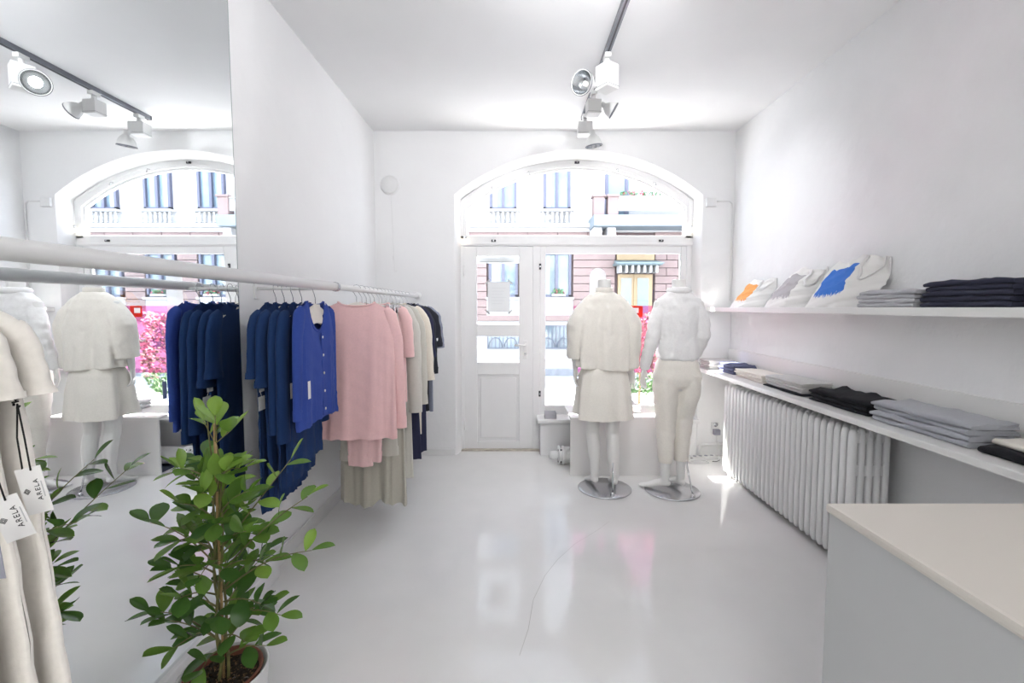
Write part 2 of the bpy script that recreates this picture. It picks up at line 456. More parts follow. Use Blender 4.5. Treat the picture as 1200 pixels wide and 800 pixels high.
bp(MB().box(-9.2, 15.2, FY - 0.4, FY + 0.6, 8.5, 8.7, 0.03), 'roof_cornice', m_fw)
# stone courses: every visible stone a part; windows and the door interrupt them
gaps = [(c - 0.42, c + 0.42) for c in cols] + [(2.56, 3.58)]
gaps.sort()
segs = []; x = -4.2
for a, b in gaps:
    if a > x: segs.append((x, a))
    x = b
segs.append((x, 10.8))
stone_cache = {}
rnd = random.Random(3)
zrow = 1.20
row = 0
while zrow < 3.28:
    for (a, b) in (segs if zrow < 2.79 else [(-4.2, 2.6), (3.56, 10.8)]):
        L = b - a; n = max(1, round(L / 0.75)); 
        cuts = [a + L * k / n for k in range(n + 1)]
        if n > 1 and row % 2: cuts = [a] + [a + L * (k + 0.5) / n for k in range(n)] + [b]
        for c0, c1 in zip(cuts, cuts[1:]):
            if c1 - c0 < 0.05: continue
            key = round(c1 - c0, 3)
            if key not in stone_cache:
                stone_cache[key] = MB().box(0.006, key - 0.006, 0, 0.12, 0.007, 0.193, 0.008).mesh('stone', m_brick)
            link('stone', stone_cache[key], bld, Vector((c0, FY - 0.03 + rnd.uniform(-0.004, 0.004), zrow)) - bo)
    zrow += 0.20; row += 1

def fac_window(cx, w, z0, z1, dep=0.0):
    """frame with mullion, two panes, sill"""
    x0, x1 = cx - w / 2, cx + w / 2; y = FY + dep
    f = bp(MB().box(x0, x0 + 0.06, y - 0.05, y + 0.1, z0, z1).box(x1 - 0.06, x1, y - 0.05, y + 0.1, z0, z1).box(x0, x1, y - 0.05, y + 0.1, z0, z0 + 0.06)
           .box(x0, x1, y - 0.05, y + 0.1, z1 - 0.06, z1).box(cx - 0.035, cx + 0.035, y - 0.06, y + 0.1, z0, z1), 'window', m_fgrey)
    bp(MB().box(x0 + 0.06, cx - 0.035, y + 0.02, y + 0.03, z0 + 0.06, z1 - 0.06), 'pane', m_fglass, None).parent = f
    bp(MB().box(cx + 0.035, x1 - 0.06, y + 0.02, y + 0.03, z0 + 0.06, z1 - 0.06), 'pane', m_fglass, None).parent = f
    bp(MB().box(x0 + 0.07, x0 + 0.2, y + 0.005, y + 0.015, z0 + 0.07, z1 - 0.07), 'curtain', m_curtain, None).parent = f
    return f
bal_prof = [(0.02, 0), (0.035, 0), (0.035, 0.03), (0.018, 0.05), (0.036, 0.12), (0.034, 0.16), (0.016, 0.21), (0.03, 0.235), (0.03, 0.26)]
bal_me = MB().lathe(bal_prof, 8, cap0=True, cap1=True).mesh('baluster', m_fw)
grille_me = None
flw_cols = [(0.75, 0.06, 0.08), (0.85, 0.3, 0.4)]
m_fl_red = mat('red_petals', (0.35, 0.05, 0.07), 0.6, var=0.2, vscale=40)
m_fl_green = mat('box_foliage', (0.07, 0.16, 0.07), 0.6, var=0.4, vscale=40)
def tuft(cx, y, z, w, hgt, n, rr, seed):
    """a low flowering plant: leaf blades and blossoms as two meshes"""
    r_ = random.Random(seed); lf = MB(); bl = MB()
    for k in range(n):
        a = Vector((cx + r_.uniform(-w, w), y + r_.uniform(-0.06, 0.06), z + r_.uniform(0, hgt)))
        d1 = Vector((r_.uniform(-1, 1), r_.uniform(-1, 1), r_.uniform(-0.4, 1))).normalized() * rr
        d2 = d1.orthogonal().normalized() * rr * 0.5
        (bl if k % 4 == 0 else lf).add([a, a + d1 * 0.5 + d2, a + d1, a + d1 * 0.5 - d2], [(0, 1, 2, 3)])
    return lf, bl
for i, cx in enumerate(cols):
    fac_window(cx, 0.68, 3.86, 5.35, 0.0)
    bp(MB().box(cx - 0.42, cx + 0.42, FY - 0.16, FY + 0.1, 3.80, 3.86, 0.012), 'sill', m_fw)
    for k in range(7):
        o = link('baluster', bal_me, bld, Vector((cx - 0.36 + 0.12 * k, FY - 0.11, 3.52)) - bo)
    fac_window(cx, 0.74, 1.66, 2.80, 0.0)
    bp(MB().box(cx - 0.44, cx + 0.44, FY - 0.12, FY + 0.1, 1.60, 1.66, 0.012), 'sill', m_fw)
    bp(MB().box(cx - 0.42, cx + 0.42, FY - 0.035, FY + 0.1, 1.20, 1.60).box(cx - 0.3, cx + 0.3, FY - 0.05, FY, 1.28, 1.52, 0.01), 'apron_panel', m_fw)
    # basement light with iron grille
    bp(MB().box(cx - 0.40, cx + 0.40, FY + 0.0, FY + 0.05, 0.36, 0.92), 'basement_window', m_fglass)
    gr = MB()
    for k in range(9): gr.box(cx - 0.41 + 0.1 * k, cx - 0.39 + 0.1 * k, FY - 0.04, FY - 0.02, 0.34, 0.94)
    for zz in (0.34, 0.92): gr.box(cx - 0.42, cx + 0.42, FY - 0.045, FY - 0.02, zz, zz + 0.02)
    for s_ in (-0.2, 0.2): gr.tube([(cx + s_ + 0.17 * math.cos(a * PI / 8), FY - 0.03, 0.38 + 0.24 * math.sin(a * PI / 8)) for a in range(9)], 0.012, 5)
    bp(gr, 'window_grille', m_iron)
# street door under its canopy
dr = bp(MB().box(2.64, 3.52, FY - 0.02, FY + 0.1, 0.06, 2.24).box(2.60, 3.56, FY - 0.03, FY + 0.12, 2.6, 2.9), 'street_door', m_ochre)
for a, b in ((2.72, 2.98), (3.14, 3.42)):
    q = bp(MB().box(a, b, FY - 0.03, FY - 0.015, 1.25, 2.14), 'door_glazing', m_fglass); q.parent = dr
    q = bp(MB().box(a, b, FY - 0.035, FY - 0.015, 0.2, 1.1, 0.01), 'door_panel', m_ochre); q.parent = dr
q = bp(MB().box(3.045, 3.075, FY - 0.05, FY - 0.01, 0.06, 2.24), 'meeting_stile', m_ochre); q.parent = dr
bp(MB().box(2.50, 3.64, FY - 0.45, FY + 0.1, 2.44, 2.50, 0.01).add([(2.48, FY - 0.5, 2.5), (3.66, FY - 0.5, 2.5), (3.6, FY + 0.05, 2.60), (2.54, FY + 0.05, 2.60), (2.48, FY - 0.5, 2.47), (3.66, FY - 0.5, 2.47), (3.6, FY + 0.05, 2.47), (2.54, FY + 0.05, 2.47)], [(0, 1, 2, 3), (0, 4, 5, 1), (1, 5, 6, 2), (0, 3, 7, 4)]), 'canopy', m_canopy)
for k in range(7):
    bp(MB().box(2.60 + k * 0.15, 2.66 + k * 0.15, FY - 0.36, FY - 0.02, 2.26, 2.44, 0.008), 'canopy_bracket', m_fw)
# balcony above the door
bp(MB().box(1.88, 4.6, FY - 0.75, FY + 0.05, 3.33, 3.60, 0.02), 'balcony_slab', mat('blue_grey_balcony_stone', (0.15, 0.18, 0.20), 0.8, var=0.05))
for x0 in (1.88, 2.22, 4.32):
    bp(MB().box(x0, x0 + 0.25, FY - 0.72, FY - 0.47, 3.60, 4.02, 0.01).box(x0 - 0.03, x0 + 0.28, FY - 0.75, FY - 0.44, 4.02, 4.07, 0.008), 'balcony_pillar', m_brick)
    bp(MB().box(x0 + 0.02, x0 + 0.23, FY - 0.6, FY + 0.05, 3.1, 3.33, 0.03), 'balcony_console', m_fw)
bp(MB().box(2.47, 4.32, FY - 0.66, FY - 0.62, 3.70, 3.98), 'balcony_panel', m_fw)
bp(MB().box(2.47, 4.32, FY - 0.68, FY - 0.60, 3.99, 4.03, 0.006), 'balcony_rail', m_fw)
for cx in (2.35, 2.85):
    bp(MB().box(cx - 0.06, cx + 0.02, FY - 0.0, FY + 0.1, 3.6, 4.75), 'window_post', m_fgrey)
bp(MB().box(2.3, 2.9, FY + 0.03, FY + 0.05, 3.6, 4.75), 'balcony_door_glass', m_fglass)
for i, (cx, cz, cy, w) in enumerate(((2.75, 4.0, FY - 0.58, 0.2), (3.25, 4.0, FY - 0.58, 0.25), (3.85, 4.0, FY - 0.58, 0.25), (1.12, 1.68, FY - 0.1, 0.14), (6.55, 1.68, FY - 0.1, 0.14), (5.2, 1.68, FY - 0.1, 0.14))):
    t = thing('flower_box', ['flower box with red blooms on the balcony rail beside the stone pillars', 'flower box in the middle of the balcony rail', 'flower box at the far end of the balcony rail', 'red flowers on the ground-floor sill beside the street door', 'red flowers on the second sill past the street door', 'red flowers on the first sill past the street door'][i], 'plant', (cx, cy, cz), 0, ['balcony flower boxes', 'window sill flowers'][i > 2])
    MB().box(-w - 0.03, w + 0.03, -0.07, 0.07, 0, 0.06, 0.008).build('planter', m_fw, t)
    lf, bl = tuft(0, 0, 0.05, w, 0.10, 70, 0.07, i)
    o = lf.build('foliage', m_fl_green, t); o['kind'] = 'stuff'
    o = bl.build('blossom', m_fl_red, t); o['kind'] = 'stuff'

# flowering shrub in a pot on the near pavement, seen in the mirror through the pink film
sh = thing('potted_shrub', 'bushy flowering shrub in a white pot on the pavement outside', 'plant', (1.42, 5.15, -0.002))
MB().lathe([(0.0, 0), (0.15, 0), (0.19, 0.32), (0.175, 0.32), (0.16, 0.28), (0, 0.28)], 20).build('pot', m_plastic, sh)
MB().tube([(0, 0, 0.27), (0.01, 0.0, 0.55), (0, 0.01, 0.9)], [0.018, 0.014, 0.008], 8).build('stem', mat('shrub_bark', (0.25, 0.17, 0.1), 0.9, var=0.2), sh)
r_ = random.Random(5); lf = MB(); bl = MB()
for k in range(1500):
    th = r_.uniform(0, 2 * PI); zz = r_.uniform(0.42, 1.34)
    rad = 0.27 * math.sqrt(max(0.05, 1 - ((zz - 0.95) / 0.55) ** 2)) * r_.uniform(0.55, 1)
    a = Vector((rad * math.cos(th), rad * math.sin(th), zz))
    d1 = (Vector((math.cos(th), math.sin(th), r_.uniform(-0.5, 0.8))) + Vector((r_.uniform(-.5, .5), r_.uniform(-.5, .5), 0))).normalized() * 0.05
    d2 = d1.orthogonal().normalized() * 0.02
    (bl if (k % 2 and zz > 0.62) else lf).add([a, a + d1 * 0.5 + d2, a + d1, a + d1 * 0.5 - d2], [(0, 1, 2, 3)])
o = lf.build('foliage', mat('shrub_leaf', (0.10, 0.19, 0.07), 0.6, var=0.3, vscale=30), sh); o['kind'] = 'stuff'
o = bl.build('blossom', mat('shrub_petals', (0.42, 0.25, 0.24), 0.6, var=0.2, vscale=30), sh); o['kind'] = 'stuff'

# ------------------------------------------------------------------ lamps
for k, (x, y) in enumerate(((-0.5, -2.3), (0.4, -2.3), (1.3, -2.3))):  # unseen panel lamps, added to brighten the whole room
    t = thing('ceiling_lamp', 'added unseen ceiling panel lamp in the rear of the shop, ' + ['beside the mirror wall', 'between the two others', 'beside the shelf wall'][k], 'lamp', (x, y, ZC), 0, 'added fill panels in the rear of the shop')
    MB().box(-0.32, 0.32, -0.32, 0.32, -0.05, 0, 0.008).build('housing', m_metalw, t)
    MB().box(-0.3, 0.3, -0.3, 0.3, -0.056, -0.05).build('diffuser', mat('fill_lamp_diffuser', (0.9, 0.9, 0.9), 0.5, emit=(1, 0.98, 0.95), estr=2.0), t)
    ld = bpy.data.lights.new('fill_panel_light', 'AREA'); ld.size = 0.6; ld.energy = FILL_LAMP; ld.color = (1, 0.985, 0.96)
    lo = bpy.data.objects.new('fill_panel_light', ld); C.objects.link(lo); lo.parent = t; lo.location = (0, 0, -0.06)

TX = 0.575
tr = thing('lighting_track', 'grey aluminium lighting track along the white ceiling', 'track', (TX, 1.9, ZC))
MB().box(-0.018, 0.018, -1.6, 2.02, -0.032, 0, 0.003).build('track_profile', m_track, tr)
MB().box(-0.005, 0.005, -1.6, 2.018, -0.034, -0.032).build('track_slot', m_dark, tr)
MB().box(-0.02, 0.02, 2.018, 2.03, -0.034, 0, 0.003).build('end_cap', m_dark, tr)
m_refl = mat('lamp_reflector', (0.5, 0.52, 0.54), 0.22, 1.0, var=0.05, vscale=60)
m_bulb = mat('lamp_capsule', (0.9, 0.9, 0.88), 0.2, emit=(1, 0.97, 0.92), estr=0.3)
m_lamp = mat('white_lamp_enamel', (0.82, 0.82, 0.81), 0.35, var=0.015, vscale=20)
def spotlight(y, box, rz, hoff, aim, size, label, power, spot_deg=50):
    t = thing('track_spotlight', label, 'spotlight', (TX, y, ZC - 0.034), 0, None)
    bx, by, bz = box
    ad = MB().box(-0.02, 0.02, -0.035, 0.035, -0.028, 0, 0.004)
    ad.lathe([(0, -0.065), (0.016, -0.065), (0.016, -0.028), (0, -0.028)], 12)
    ad.build('track_adapter', m_lamp, t)
    M = Matrix.Rotation(rz, 4, 'Z')
    b = MB().box(-bx / 2, bx / 2, -by / 2, by / 2, -0.065 - bz, -0.065, 0.006, M=M).build('ballast_box', m_lamp, t)
    MB().box(-bx / 2 - 0.001, bx / 2 + 0.001, -by / 2 - 0.001, by / 2 + 0.001, -0.065 - bz * 0.90, -0.065 - bz * 0.885, M=M).build('seam', m_track, b)
    # head: bell with reflector, aimed along aim
    A = Vector(aim).normalized(); hc = Vector(hoff)
    L = size * 0.95; r = size / 2
    prof = [(0.0, -L * 0.62), (r * 0.30, -L * 0.62), (r * 0.33, -L * 0.36), (r * 0.50, -L * 0.28), (r * 0.72, -L * 0.14), (r * 0.88, L * 0.03), (r * 0.97, L * 0.22), (r, L * 0.38),
            (r * 0.95, L * 0.385), (r * 0.92, L * 0.36)]
    hd = MB().lathe(prof, 24, hc, A).build('lamp_head', m_lamp, t)
    MB().lathe([(r * 0.92, L * 0.36), (r * 0.86, L * 0.2), (r * 0.68, L * 0.0), (r * 0.35, -L * 0.12), (0.001, -L * 0.1)], 24, hc, A).build('reflector', m_refl, hd)
    MB().lathe([(r, L * 0.30), (r * 1.03, L * 0.32), (r * 1.03, L * 0.37), (r, L * 0.385)], 24, hc, A).build('rim', m_track, hd)
    MB().lathe([(0.0, -L * 0.1), (r * 0.22, -L * 0.1), (r * 0.2, L * 0.10), (0, L * 0.14)], 12, hc, A).build('bulb', m_bulb, hd)
    bk = hc - A * (L * 0.5)
    MB().tube([(bk * 0.0 + Vector((0, 0, -0.065 - bz * 0.75))), Vector((bk.x * 0.6, bk.y * 0.6, lerp(-0.065 - bz * 0.75, bk.z, 0.6))), bk], 0.014, 10).build('arm', m_lamp, t)
    if power:
        ld = bpy.data.lights.new('spot_light', 'SPOT'); ld.energy = power; ld.spot_size = R(spot_deg); ld.spot_blend = 1.0; ld.shadow_soft_size = 0.03
        ld.color = (0.97, 0.975, 1.0)
        lo = bpy.data.objects.new('spot_light', ld); C.objects.link(lo); lo.parent = t
        lo.location = hc + A * (L * 0.45); lo.rotation_euler = A.to_track_quat('-Z', 'Y').to_euler()
spotlight(2.93, (0.10, 0.11, 0.15), R(35), (-0.14, -0.05, -0.20), (-0.62, -0.75, -0.20), 0.145, 'white track spotlight tilted up with its round reflector showing', 6, 90)
spotlight(3.42, (0.10, 0.09, 0.10), R(5), (0.11, -0.03, -0.13), (0.85, -0.05, -0.50), 0.115, 'white track spotlight turned towards the shelf wall, between the other two', 11, 55)
spotlight(3.82, (0.12, 0.10, 0.10), R(-4), (0.060, -0.06, -0.225), (0.14, 0.10, -0.98), 0.135, 'white track spotlight pointing down, at the window end of the track', 12, 80)

spotlight(1.55, (0.10, 0.09, 0.10), R(3), (-0.03, 0.10, -0.15), (-0.12, 0.92, -0.30), 0.125, 'added unseen track spotlight brightening the window wall', 38, 120)  # extra spotlight added out of view to lift the back wall
spotlight(0.95, (0.10, 0.09, 0.10), R(3), (-0.10, 0.05, -0.14), (-0.70, 0.75, 0.30), 0.125, 'added unseen track spotlight brightening the wall above the clothes rail', 30, 130)  # second extra spotlight, out of view, added to lift the left wall

# ------------------------------------------------------------------ right wall: shelves, radiator, counter
o = MB().box(1.79, XR, -1.2, 4.245, 1.362, 1.40, 0.004).build('upper_shelf', m_shelf)
tag(o, 'long white wall shelf carrying the tote bags', 'shelf')
t = thing('lower_shelf', 'long deep white shelf over the radiator with folded trousers', 'shelf', (1.70, 1.5, 0.812))
MB().box(0, XR - 1.70, -2.7, 2.745, 0, 0.033, 0.006).build('board', m_shelf, t)
MB().box(0.302, XR - 1.70, -2.7, 2.745, 0.033, 0.205, 0.003).build('backboard', m_shelf, t)

m_rad = mat('white_radiator_enamel', (0.82, 0.82, 0.825), 0.35, var=0.015, vscale=12)
rd = thing('radiator', 'tall white column radiator under the lower shelf', 'radiator', (1.735, 2.30, 0))
sec = MB()
for k in range(5):
    cx = 0.018 + k * 0.0425; rings = []
    for z in (0.045, 0.06, 0.085, 0.41, 0.73, 0.755, 0.77):
        s_ = 0.55 if z in (0.045, 0.77) else (0.85 if z in (0.06, 0.755) else 1.0)
        rings.append([(cx + 0.0180 * s_ * spow(math.cos(2 * PI * i / 12), 0.5), 0.019 * s_ * spow(math.sin(2 * PI * i / 12), 0.6), z) for i in range(12)])
    sec.loft(rings)
for z0, z1 in ((0.06, 0.12), (0.525, 0.585), (0.70, 0.755)):
    sec.box(0.01, 0.195, -0.014, 0.014, z0, z1, 0.004)
sec_me = sec.mesh('column_section', m_rad)
for k in range(27):
    link('column_section', sec_me, rd, (0, 0.02 + 0.0535 * k, 0))
MB().tube([(0.105, 0, 0.09), (0.105, 1.45, 0.09)], 0.016, 10).tube([(0.105, 0, 0.73), (0.105, 1.45, 0.73)], 0.016, 10).build('header_pipe', m_rad, rd)
foot = MB().box(0.03, 0.16, -0.02, 0.02, 0, 0.055, 0.006).mesh('foot', m_rad)
for k in (0.075, 1.38): link('foot', foot, rd, (0, k - 0.0, 0))

ct = thing('sales_counter', 'white sales counter with smooth cream top', 'counter', (1.25, 0.1, 0))
MB().box(-0.445, 0.415, -1.3, 1.033, 0, 0.877).build('body', mat('pale_grey_laminate', (0.56, 0.565, 0.57), 0.45, var=0.015, vscale=3), ct)
MB().box(-0.452, 0.42, -1.31, 1.04, 0.877, 0.90, 0.008).build('worktop', mat('cream_laminate', (0.70, 0.655, 0.60), 0.35, var=0.01, vscale=3), ct)

# ------------------------------------------------------------------ window plinth, mannequins' neighbours
pl = thing('display_plinth', 'low white display box under the shop window', 'plinth', (0.93, 3.95, 0))
m_pl = mat('white_plinth_laminate', (0.84, 0.83, 0.82), 0.3, var=0.01, vscale=3)
MB().box(-0.467, 0.47, -0.235, -0.217, 0, 0.47, 0.002).build('front_panel', m_pl, pl)
MB().box(-0.467, 0.47, -0.237, 0.24, 0.47, 0.49, 0.002).build('top_panel', m_pl, pl)
MB().box(0.452, 0.47, -0.217, 0.24, 0, 0.47, 0.002).build('side_panel', m_pl, pl)
o = tag(MB().box(0.50, 1.1, 3.76, 4.15, 0.0, 0.008, 0.002).build('floor_mat', mat('dark_box_shade', (0.05, 0.06, 0.10), 0.8, bump=0.4, bscale=80, var=0.1)), 'dark sheet standing in for the shade under the display box', 'mat')  # dark sheet on the floor paints the shade inside the open box
hs = thing('ventilation_hose', 'white corrugated hose with flanged end under the display box', 'hose', (0.34, 4.0, 0.0))
pr = []
for k in range(40):
    z = 0.10 + 0.012 * k
    pr += [(0.066, z), (0.076, z + 0.004), (0.076, z + 0.008)]
MB().lathe(pr, 20, (0, 0, 0.082), (1, 0, 0)).build('corrugated_duct', m_plastic, hs)
MB().lathe([(0.03, 0.05), (0.082, 0.05), (0.082, 0.062), (0.06, 0.066), (0.06, 0.08), (0.082, 0.084), (0.082, 0.10), (0.066, 0.10)], 20, (0, 0, 0.082), (1, 0, 0)).build('flange', m_plastic, hs)
MB().lathe([(0.0, -0.03), (0.03, -0.03), (0.036, 0.0), (0.036, 0.03), (0.03, 0.05)], 14, (0, 0, 0.082), (1, 0, 0)).build('nozzle', m_plastic, hs)
for a in range(3):
    MB().box(0.045, 0.105, -0.008 + 0.06 * math.cos(a * 2.1), 0.008 + 0.06 * math.cos(a * 2.1), 0.078 + 0.06 * math.sin(a * 2.1), 0.09 + 0.06 * math.sin(a * 2.1), 0.002).build('clip', m_dark, hs)
t = thing('sill_tray', 'small clear tray standing on the window sill', 'tray', (0.34, 4.28, 0.35))
MB().box(-0.055, 0.055, -0.04, 0.04, 0, 0.006, 0.002).box(-0.055, 0.055, -0.04, -0.036, 0, 0.05).box(-0.055, 0.055, 0.036, 0.04, 0, 0.06).box(-0.055, -0.051, -0.04, 0.04, 0, 0.05).box(0.051, 0.055, -0.04, 0.04, 0, 0.05).build('tray_body', mat('milky_plastic', (0.72, 0.72, 0.78), 0.25, trans=0.3), t)
MB().box(-0.045, 0.045, -0.03, 0.03, 0.006, 0.035, 0.002).build('card_stack', m_card, t)

# ------------------------------------------------------------------ garments
def text_mesh(txt, size, name):
    cu = bpy.data.curves.new(name, 'FONT'); cu.body = txt; cu.size = size; cu.align_x = 'CENTER'; cu.align_y = 'CENTER'; cu.extrude = 0.0002; cu.space_character = 1.25
    ob = bpy.data.objects.new(name, cu); C.objects.link(ob)
    dg = bpy.context.evaluated_depsgraph_get()
    me = bpy.data.meshes.new_from_object(ob.evaluated_get(dg))
    bpy.data.objects.remove(ob)
    me.materials.clear(); me.materials.append(m_ink)
    return me

def body_fn(half, hem_half, ztop, zhem, thick, neck, dipF, dipB, drop, amp, k, seed, pw=0.8, hemcurve=0.0, flare=0.6):
    def fn(a, v):
        u = 2 * PI * a
        cs, sn = math.cos(u), math.sin(u)
        w = lerp(half, hem_half, v ** flare)
        x0 = half * spow(cs, pw); x = w * spow(cs, pw)
        ax = abs(x0)
        front = sn < 0
        if ax < neck:
            zt = ztop - (dipF if front else dipB) * math.sqrt(max(0, 1 - (ax / neck) ** 2))
        else:
            q = (ax - neck) / max(1e-6, half - neck)
            zt = ztop - drop * (0.75 * q + 0.25 * q ** 3)
        zh = zhem + hemcurve * (1 - (x / w) ** 2) + 0.006 * nz(x * 30, seed)
        z = lerp(zt, zh, v)
        T = thick * (0.30 + 0.70 * min(1, v / 0.18) ** 0.7)
        y = T * spow(sn, 0.55)
        fo = amp * (v ** 1.1) * nz(x * k + 0.8 * v, seed) + 0.35 * amp * v * nz(x * k * 2.1 + (2 if front else 5), seed + 1.7)
        wr = 0.003 * nz(z * 40 + x * 25, seed + 3) * min(1, v * 4)
        return (x, y + fo + wr, z)
    return fn

def make_top(name, label, cat, pos, rz, m, half=0.20, hem_half=0.22, ztop=-0.075, zhem=-0.8, thick=0.028, neck=0.075, dipF=0.05, dipB=0.015,
             drop=0.05, amp=0.02, k=26, seed=1.0, sleeve=None, collar=True, group=None, hemcurve=0.0, sides=(-1, 1), flare=0.6, mcollar=None, hemband=None):
    """pos = point on the rail the hanger hangs from; garment hangs in local -Z"""
    t = thing(name, label, cat, pos, rz, group)
    MB().grid(body_fn(half, hem_half, ztop, zhem, thick, neck, dipF, dipB, drop, amp, k, seed, hemcurve=hemcurve, flare=flare), 72, 26).build('body', m, t, fix=False)
    if hemband:
        fn = body_fn(half, hem_half, ztop, zhem, thick, neck, dipF, dipB, drop, amp, k, seed, hemcurve=hemcurve, flare=flare)
        v0 = 1 - hemband / (ztop - zhem)
        def hb(a, v):
            p = Vector(fn(a, lerp(v0, 1.002, v))); d = 0.003
            return (p.x * 1.008, p.y + math.copysign(d, math.sin(2 * PI * a + 1e-4)), p.z)
        MB().grid(hb, 72, 3).build('hem_band', m, t, fix=False)
    if sleeve:
        ln, r0, r1, spread, fwd = sleeve
        for s in sides:
            zs = ztop - drop
            P = [(s * half * 0.80, 0, zs + 0.022), (s * half * 0.93, 0, zs - 0.004), (s * (half + spread * 0.35), fwd * 0.2, zs - ln * 0.18), (s * (half + spread * 0.62), fwd * 0.45, zs - ln * 0.42),
                 (s * (half + spread * 0.85), fwd * 0.75, zs - ln * 0.72), (s * (half + spread), fwd, zs - ln)]
            ra = [0.018, 0.034, lerp(r0, r1, 0.1), lerp(r0, r1, 0.4), lerp(r0, r1, 0.7), r1]
            rb = [0.014, 0.024, r0 * 0.55, r0 * 0.5, r0 * 0.5, r1 * 0.55]
            # refine with wrinkles
            n = 14; P2, A2, B2 = [], [], []
            for i in range(n + 1):
                q = i / n * (len(P) - 1); j = min(int(q), len(P) - 2); f_ = q - j
                wv = 1 + 0.05 * math.sin(i * 1.9 + seed)
                P2.append([lerp(P[j][c_], P[j + 1][c_], f_) for c_ in range(3)]); A2.append(lerp(ra[j], ra[j + 1], f_) * wv); B2.append(lerp(rb[j], rb[j + 1], f_) * (2 - wv))
            mb = MB(); mb.tube(P2, A2, 14, rb=B2, side=(1, 0, 0), caps=False)
            sl = mb.build('sleeve', m, t, fix=False)
            c2 = MB(); c2.tube([P2[-2], P2[-1]], [A2[-2] * 1.05, A2[-1] * 1.05], 14, rb=[B2[-2] * 1.12, B2[-1] * 1.12], side=(1, 0, 0), caps=False)
            c2.build('cuff', m, sl, fix=False)
    if collar:
        pts = []
        for i in range(33):
            a = 2 * PI * i / 32
            x = neck * 1.0 * math.cos(a); s_ = math.sin(a)
            z = ztop - (dipF if s_ < 0 else dipB) * math.sqrt(max(0, 1 - (x / neck) ** 2)) + 0.001
            pts.append((x, thick * 0.32 * spow(s_, 0.55), z))
        MB().tube(pts, 0.005, 6, rb=0.010, side=(0, 0, 1), caps=False).build('collar', mcollar or m, t, fix=False)
    return t

hook_pts = [(0.0, 0, -0.075), (0, 0, -0.045)] + [(0.026 * math.sin(a), 0, 0.0 + 0.026 * math.cos(a) * (1 if a < 9 else 1)) for a in [PI * (1.0 - k / 8) for k in range(0, 13)]]
hook_pts = [(0.0, 0, -0.09), (0.0, 0, -0.045), (-0.012, 0, -0.024)] + [(-0.0245 * math.cos(a), 0, 0.0245 * math.sin(a)) for a in [-0.7 + k * 0.33 for k in range(12)]]
hook_me = MB().tube(hook_pts, 0.0016, 6).mesh('hook', m_wire)
ap = MB()
arm_r = []
for i in range(17):
    x = -0.185 + 0.37 * i / 16
    z = -0.092 - 0.062 * (abs(x) / 0.185) ** 1.25
    hw = 0.021 * (1 - 0.5 * (abs(x) / 0.185)) ; th = 0.0045 + 0.003 * abs(x) / 0.185
    arm_r.append([(x, th * math.cos(2 * PI * k / 8), z + hw * math.sin(2 * PI * k / 8)) for k in range(8)])
ap.loft(arm_r)
arms_me = ap.mesh('arms', m_hang)
bar_me = MB().tube([(-0.19, 0, -0.10), (0.19, 0, -0.10)], 0.004, 8).tube([(0, 0, -0.088), (0, 0, -0.1)], 0.006, 8).mesh('bar', m_wire)
clip_me = MB().box(-0.014, 0.014, -0.012, 0.012, -0.135, -0.085, 0.003).mesh('clip', m_chrome)
clipd_me = MB().box(-0.010, 0.010, -0.014, 0.014, -0.138, -0.118, 0.002).mesh('clip_pad', m_dark)
def hanger(pos, rz, clip=False, label='white wooden hanger', clipx=0.16, group=None, sx=1.0):
    t = thing('clip_hanger' if clip else 'clothes_hanger', label, 'hanger', pos, rz, group)
    link('hook', hook_me, t)
    if clip:
        link('bar', bar_me, t)
        for s in (-1, 1):
            c_ = link('clip', clip_me, t, (s * clipx, 0, 0)); link('clip_pad', clipd_me, c_)
    else:
        link('arms', arms_me, t).scale = (sx, 1, 1)
    return t

RX, RZ = -0.90, 1.503
rl = thing('clothes_rail', 'white tubular clothes rail running to the back wall', 'clothes rail', (RX, YB, RZ))
MB().tube([(0, -5.0, 0), (0, -1.955, 0)], 0.0215, 20).build('thick_tube', m_metalw, rl)
MB().lathe([(0.0, -0.01), (0.0235, -0.01), (0.0235, 0.012), (0.0, 0.012)], 20, (0, -1.955, 0), (0, 1, 0)).build('joint_ring', m_steel, rl)
MB().tube([(0, -1.96, 0), (0, 0, 0)], 0.0165, 16).build('thin_tube', m_metalw, rl)
MB().lathe([(0.0, 0), (0.034, 0), (0.034, 0.008), (0.024, 0.014), (0.0, 0.014)], 20, (0, 0, 0), (0, -1, 0)).build('wall_flange', m_metalw, rl)
MB().tube([(0, -3.9, 0), (-0.15, -3.9, 0), (XM - RX, -3.9, 0)], 0.012, 10).build('side_bracket', m_metalw, rl)

c_blue = cloth('blue_knit', (0.017, 0.044, 0.135), sheen=0.04)
c_blue2 = cloth('bright_blue_knit', (0.045, 0.085, 0.36), sheen=0.04)
c_pink = cloth('pink_jersey', (0.92, 0.60, 0.60))
c_pink2 = cloth('pale_pink_jersey', (0.92, 0.62, 0.62))
c_khaki = cloth('khaki_grey_cloth', (0.50, 0.475, 0.41))
c_khaki2 = cloth('light_khaki_cloth', (0.62, 0.60, 0.54))
c_taupe = cloth('greige_knit', (0.66, 0.64, 0.59))
c_cream = cloth('cream_knit', (0.82, 0.75, 0.65))
c_navy = cloth('navy_cloth', (0.035, 0.037, 0.075), sheen=0.04)
c_black = cloth('charcoal_knit', (0.035, 0.037, 0.048), sheen=0.04)
c_greyb = cloth('blue_grey_jersey', (0.26, 0.28, 0.36), sheen=0.04)
c_offw = cloth('off_white_dress_cloth', (0.93, 0.89, 0.83))
c_white = cloth('white_jersey', (0.90, 0.89, 0.885))
c_creamw = cloth('warm_white_cloth', (0.89, 0.85, 0.78))
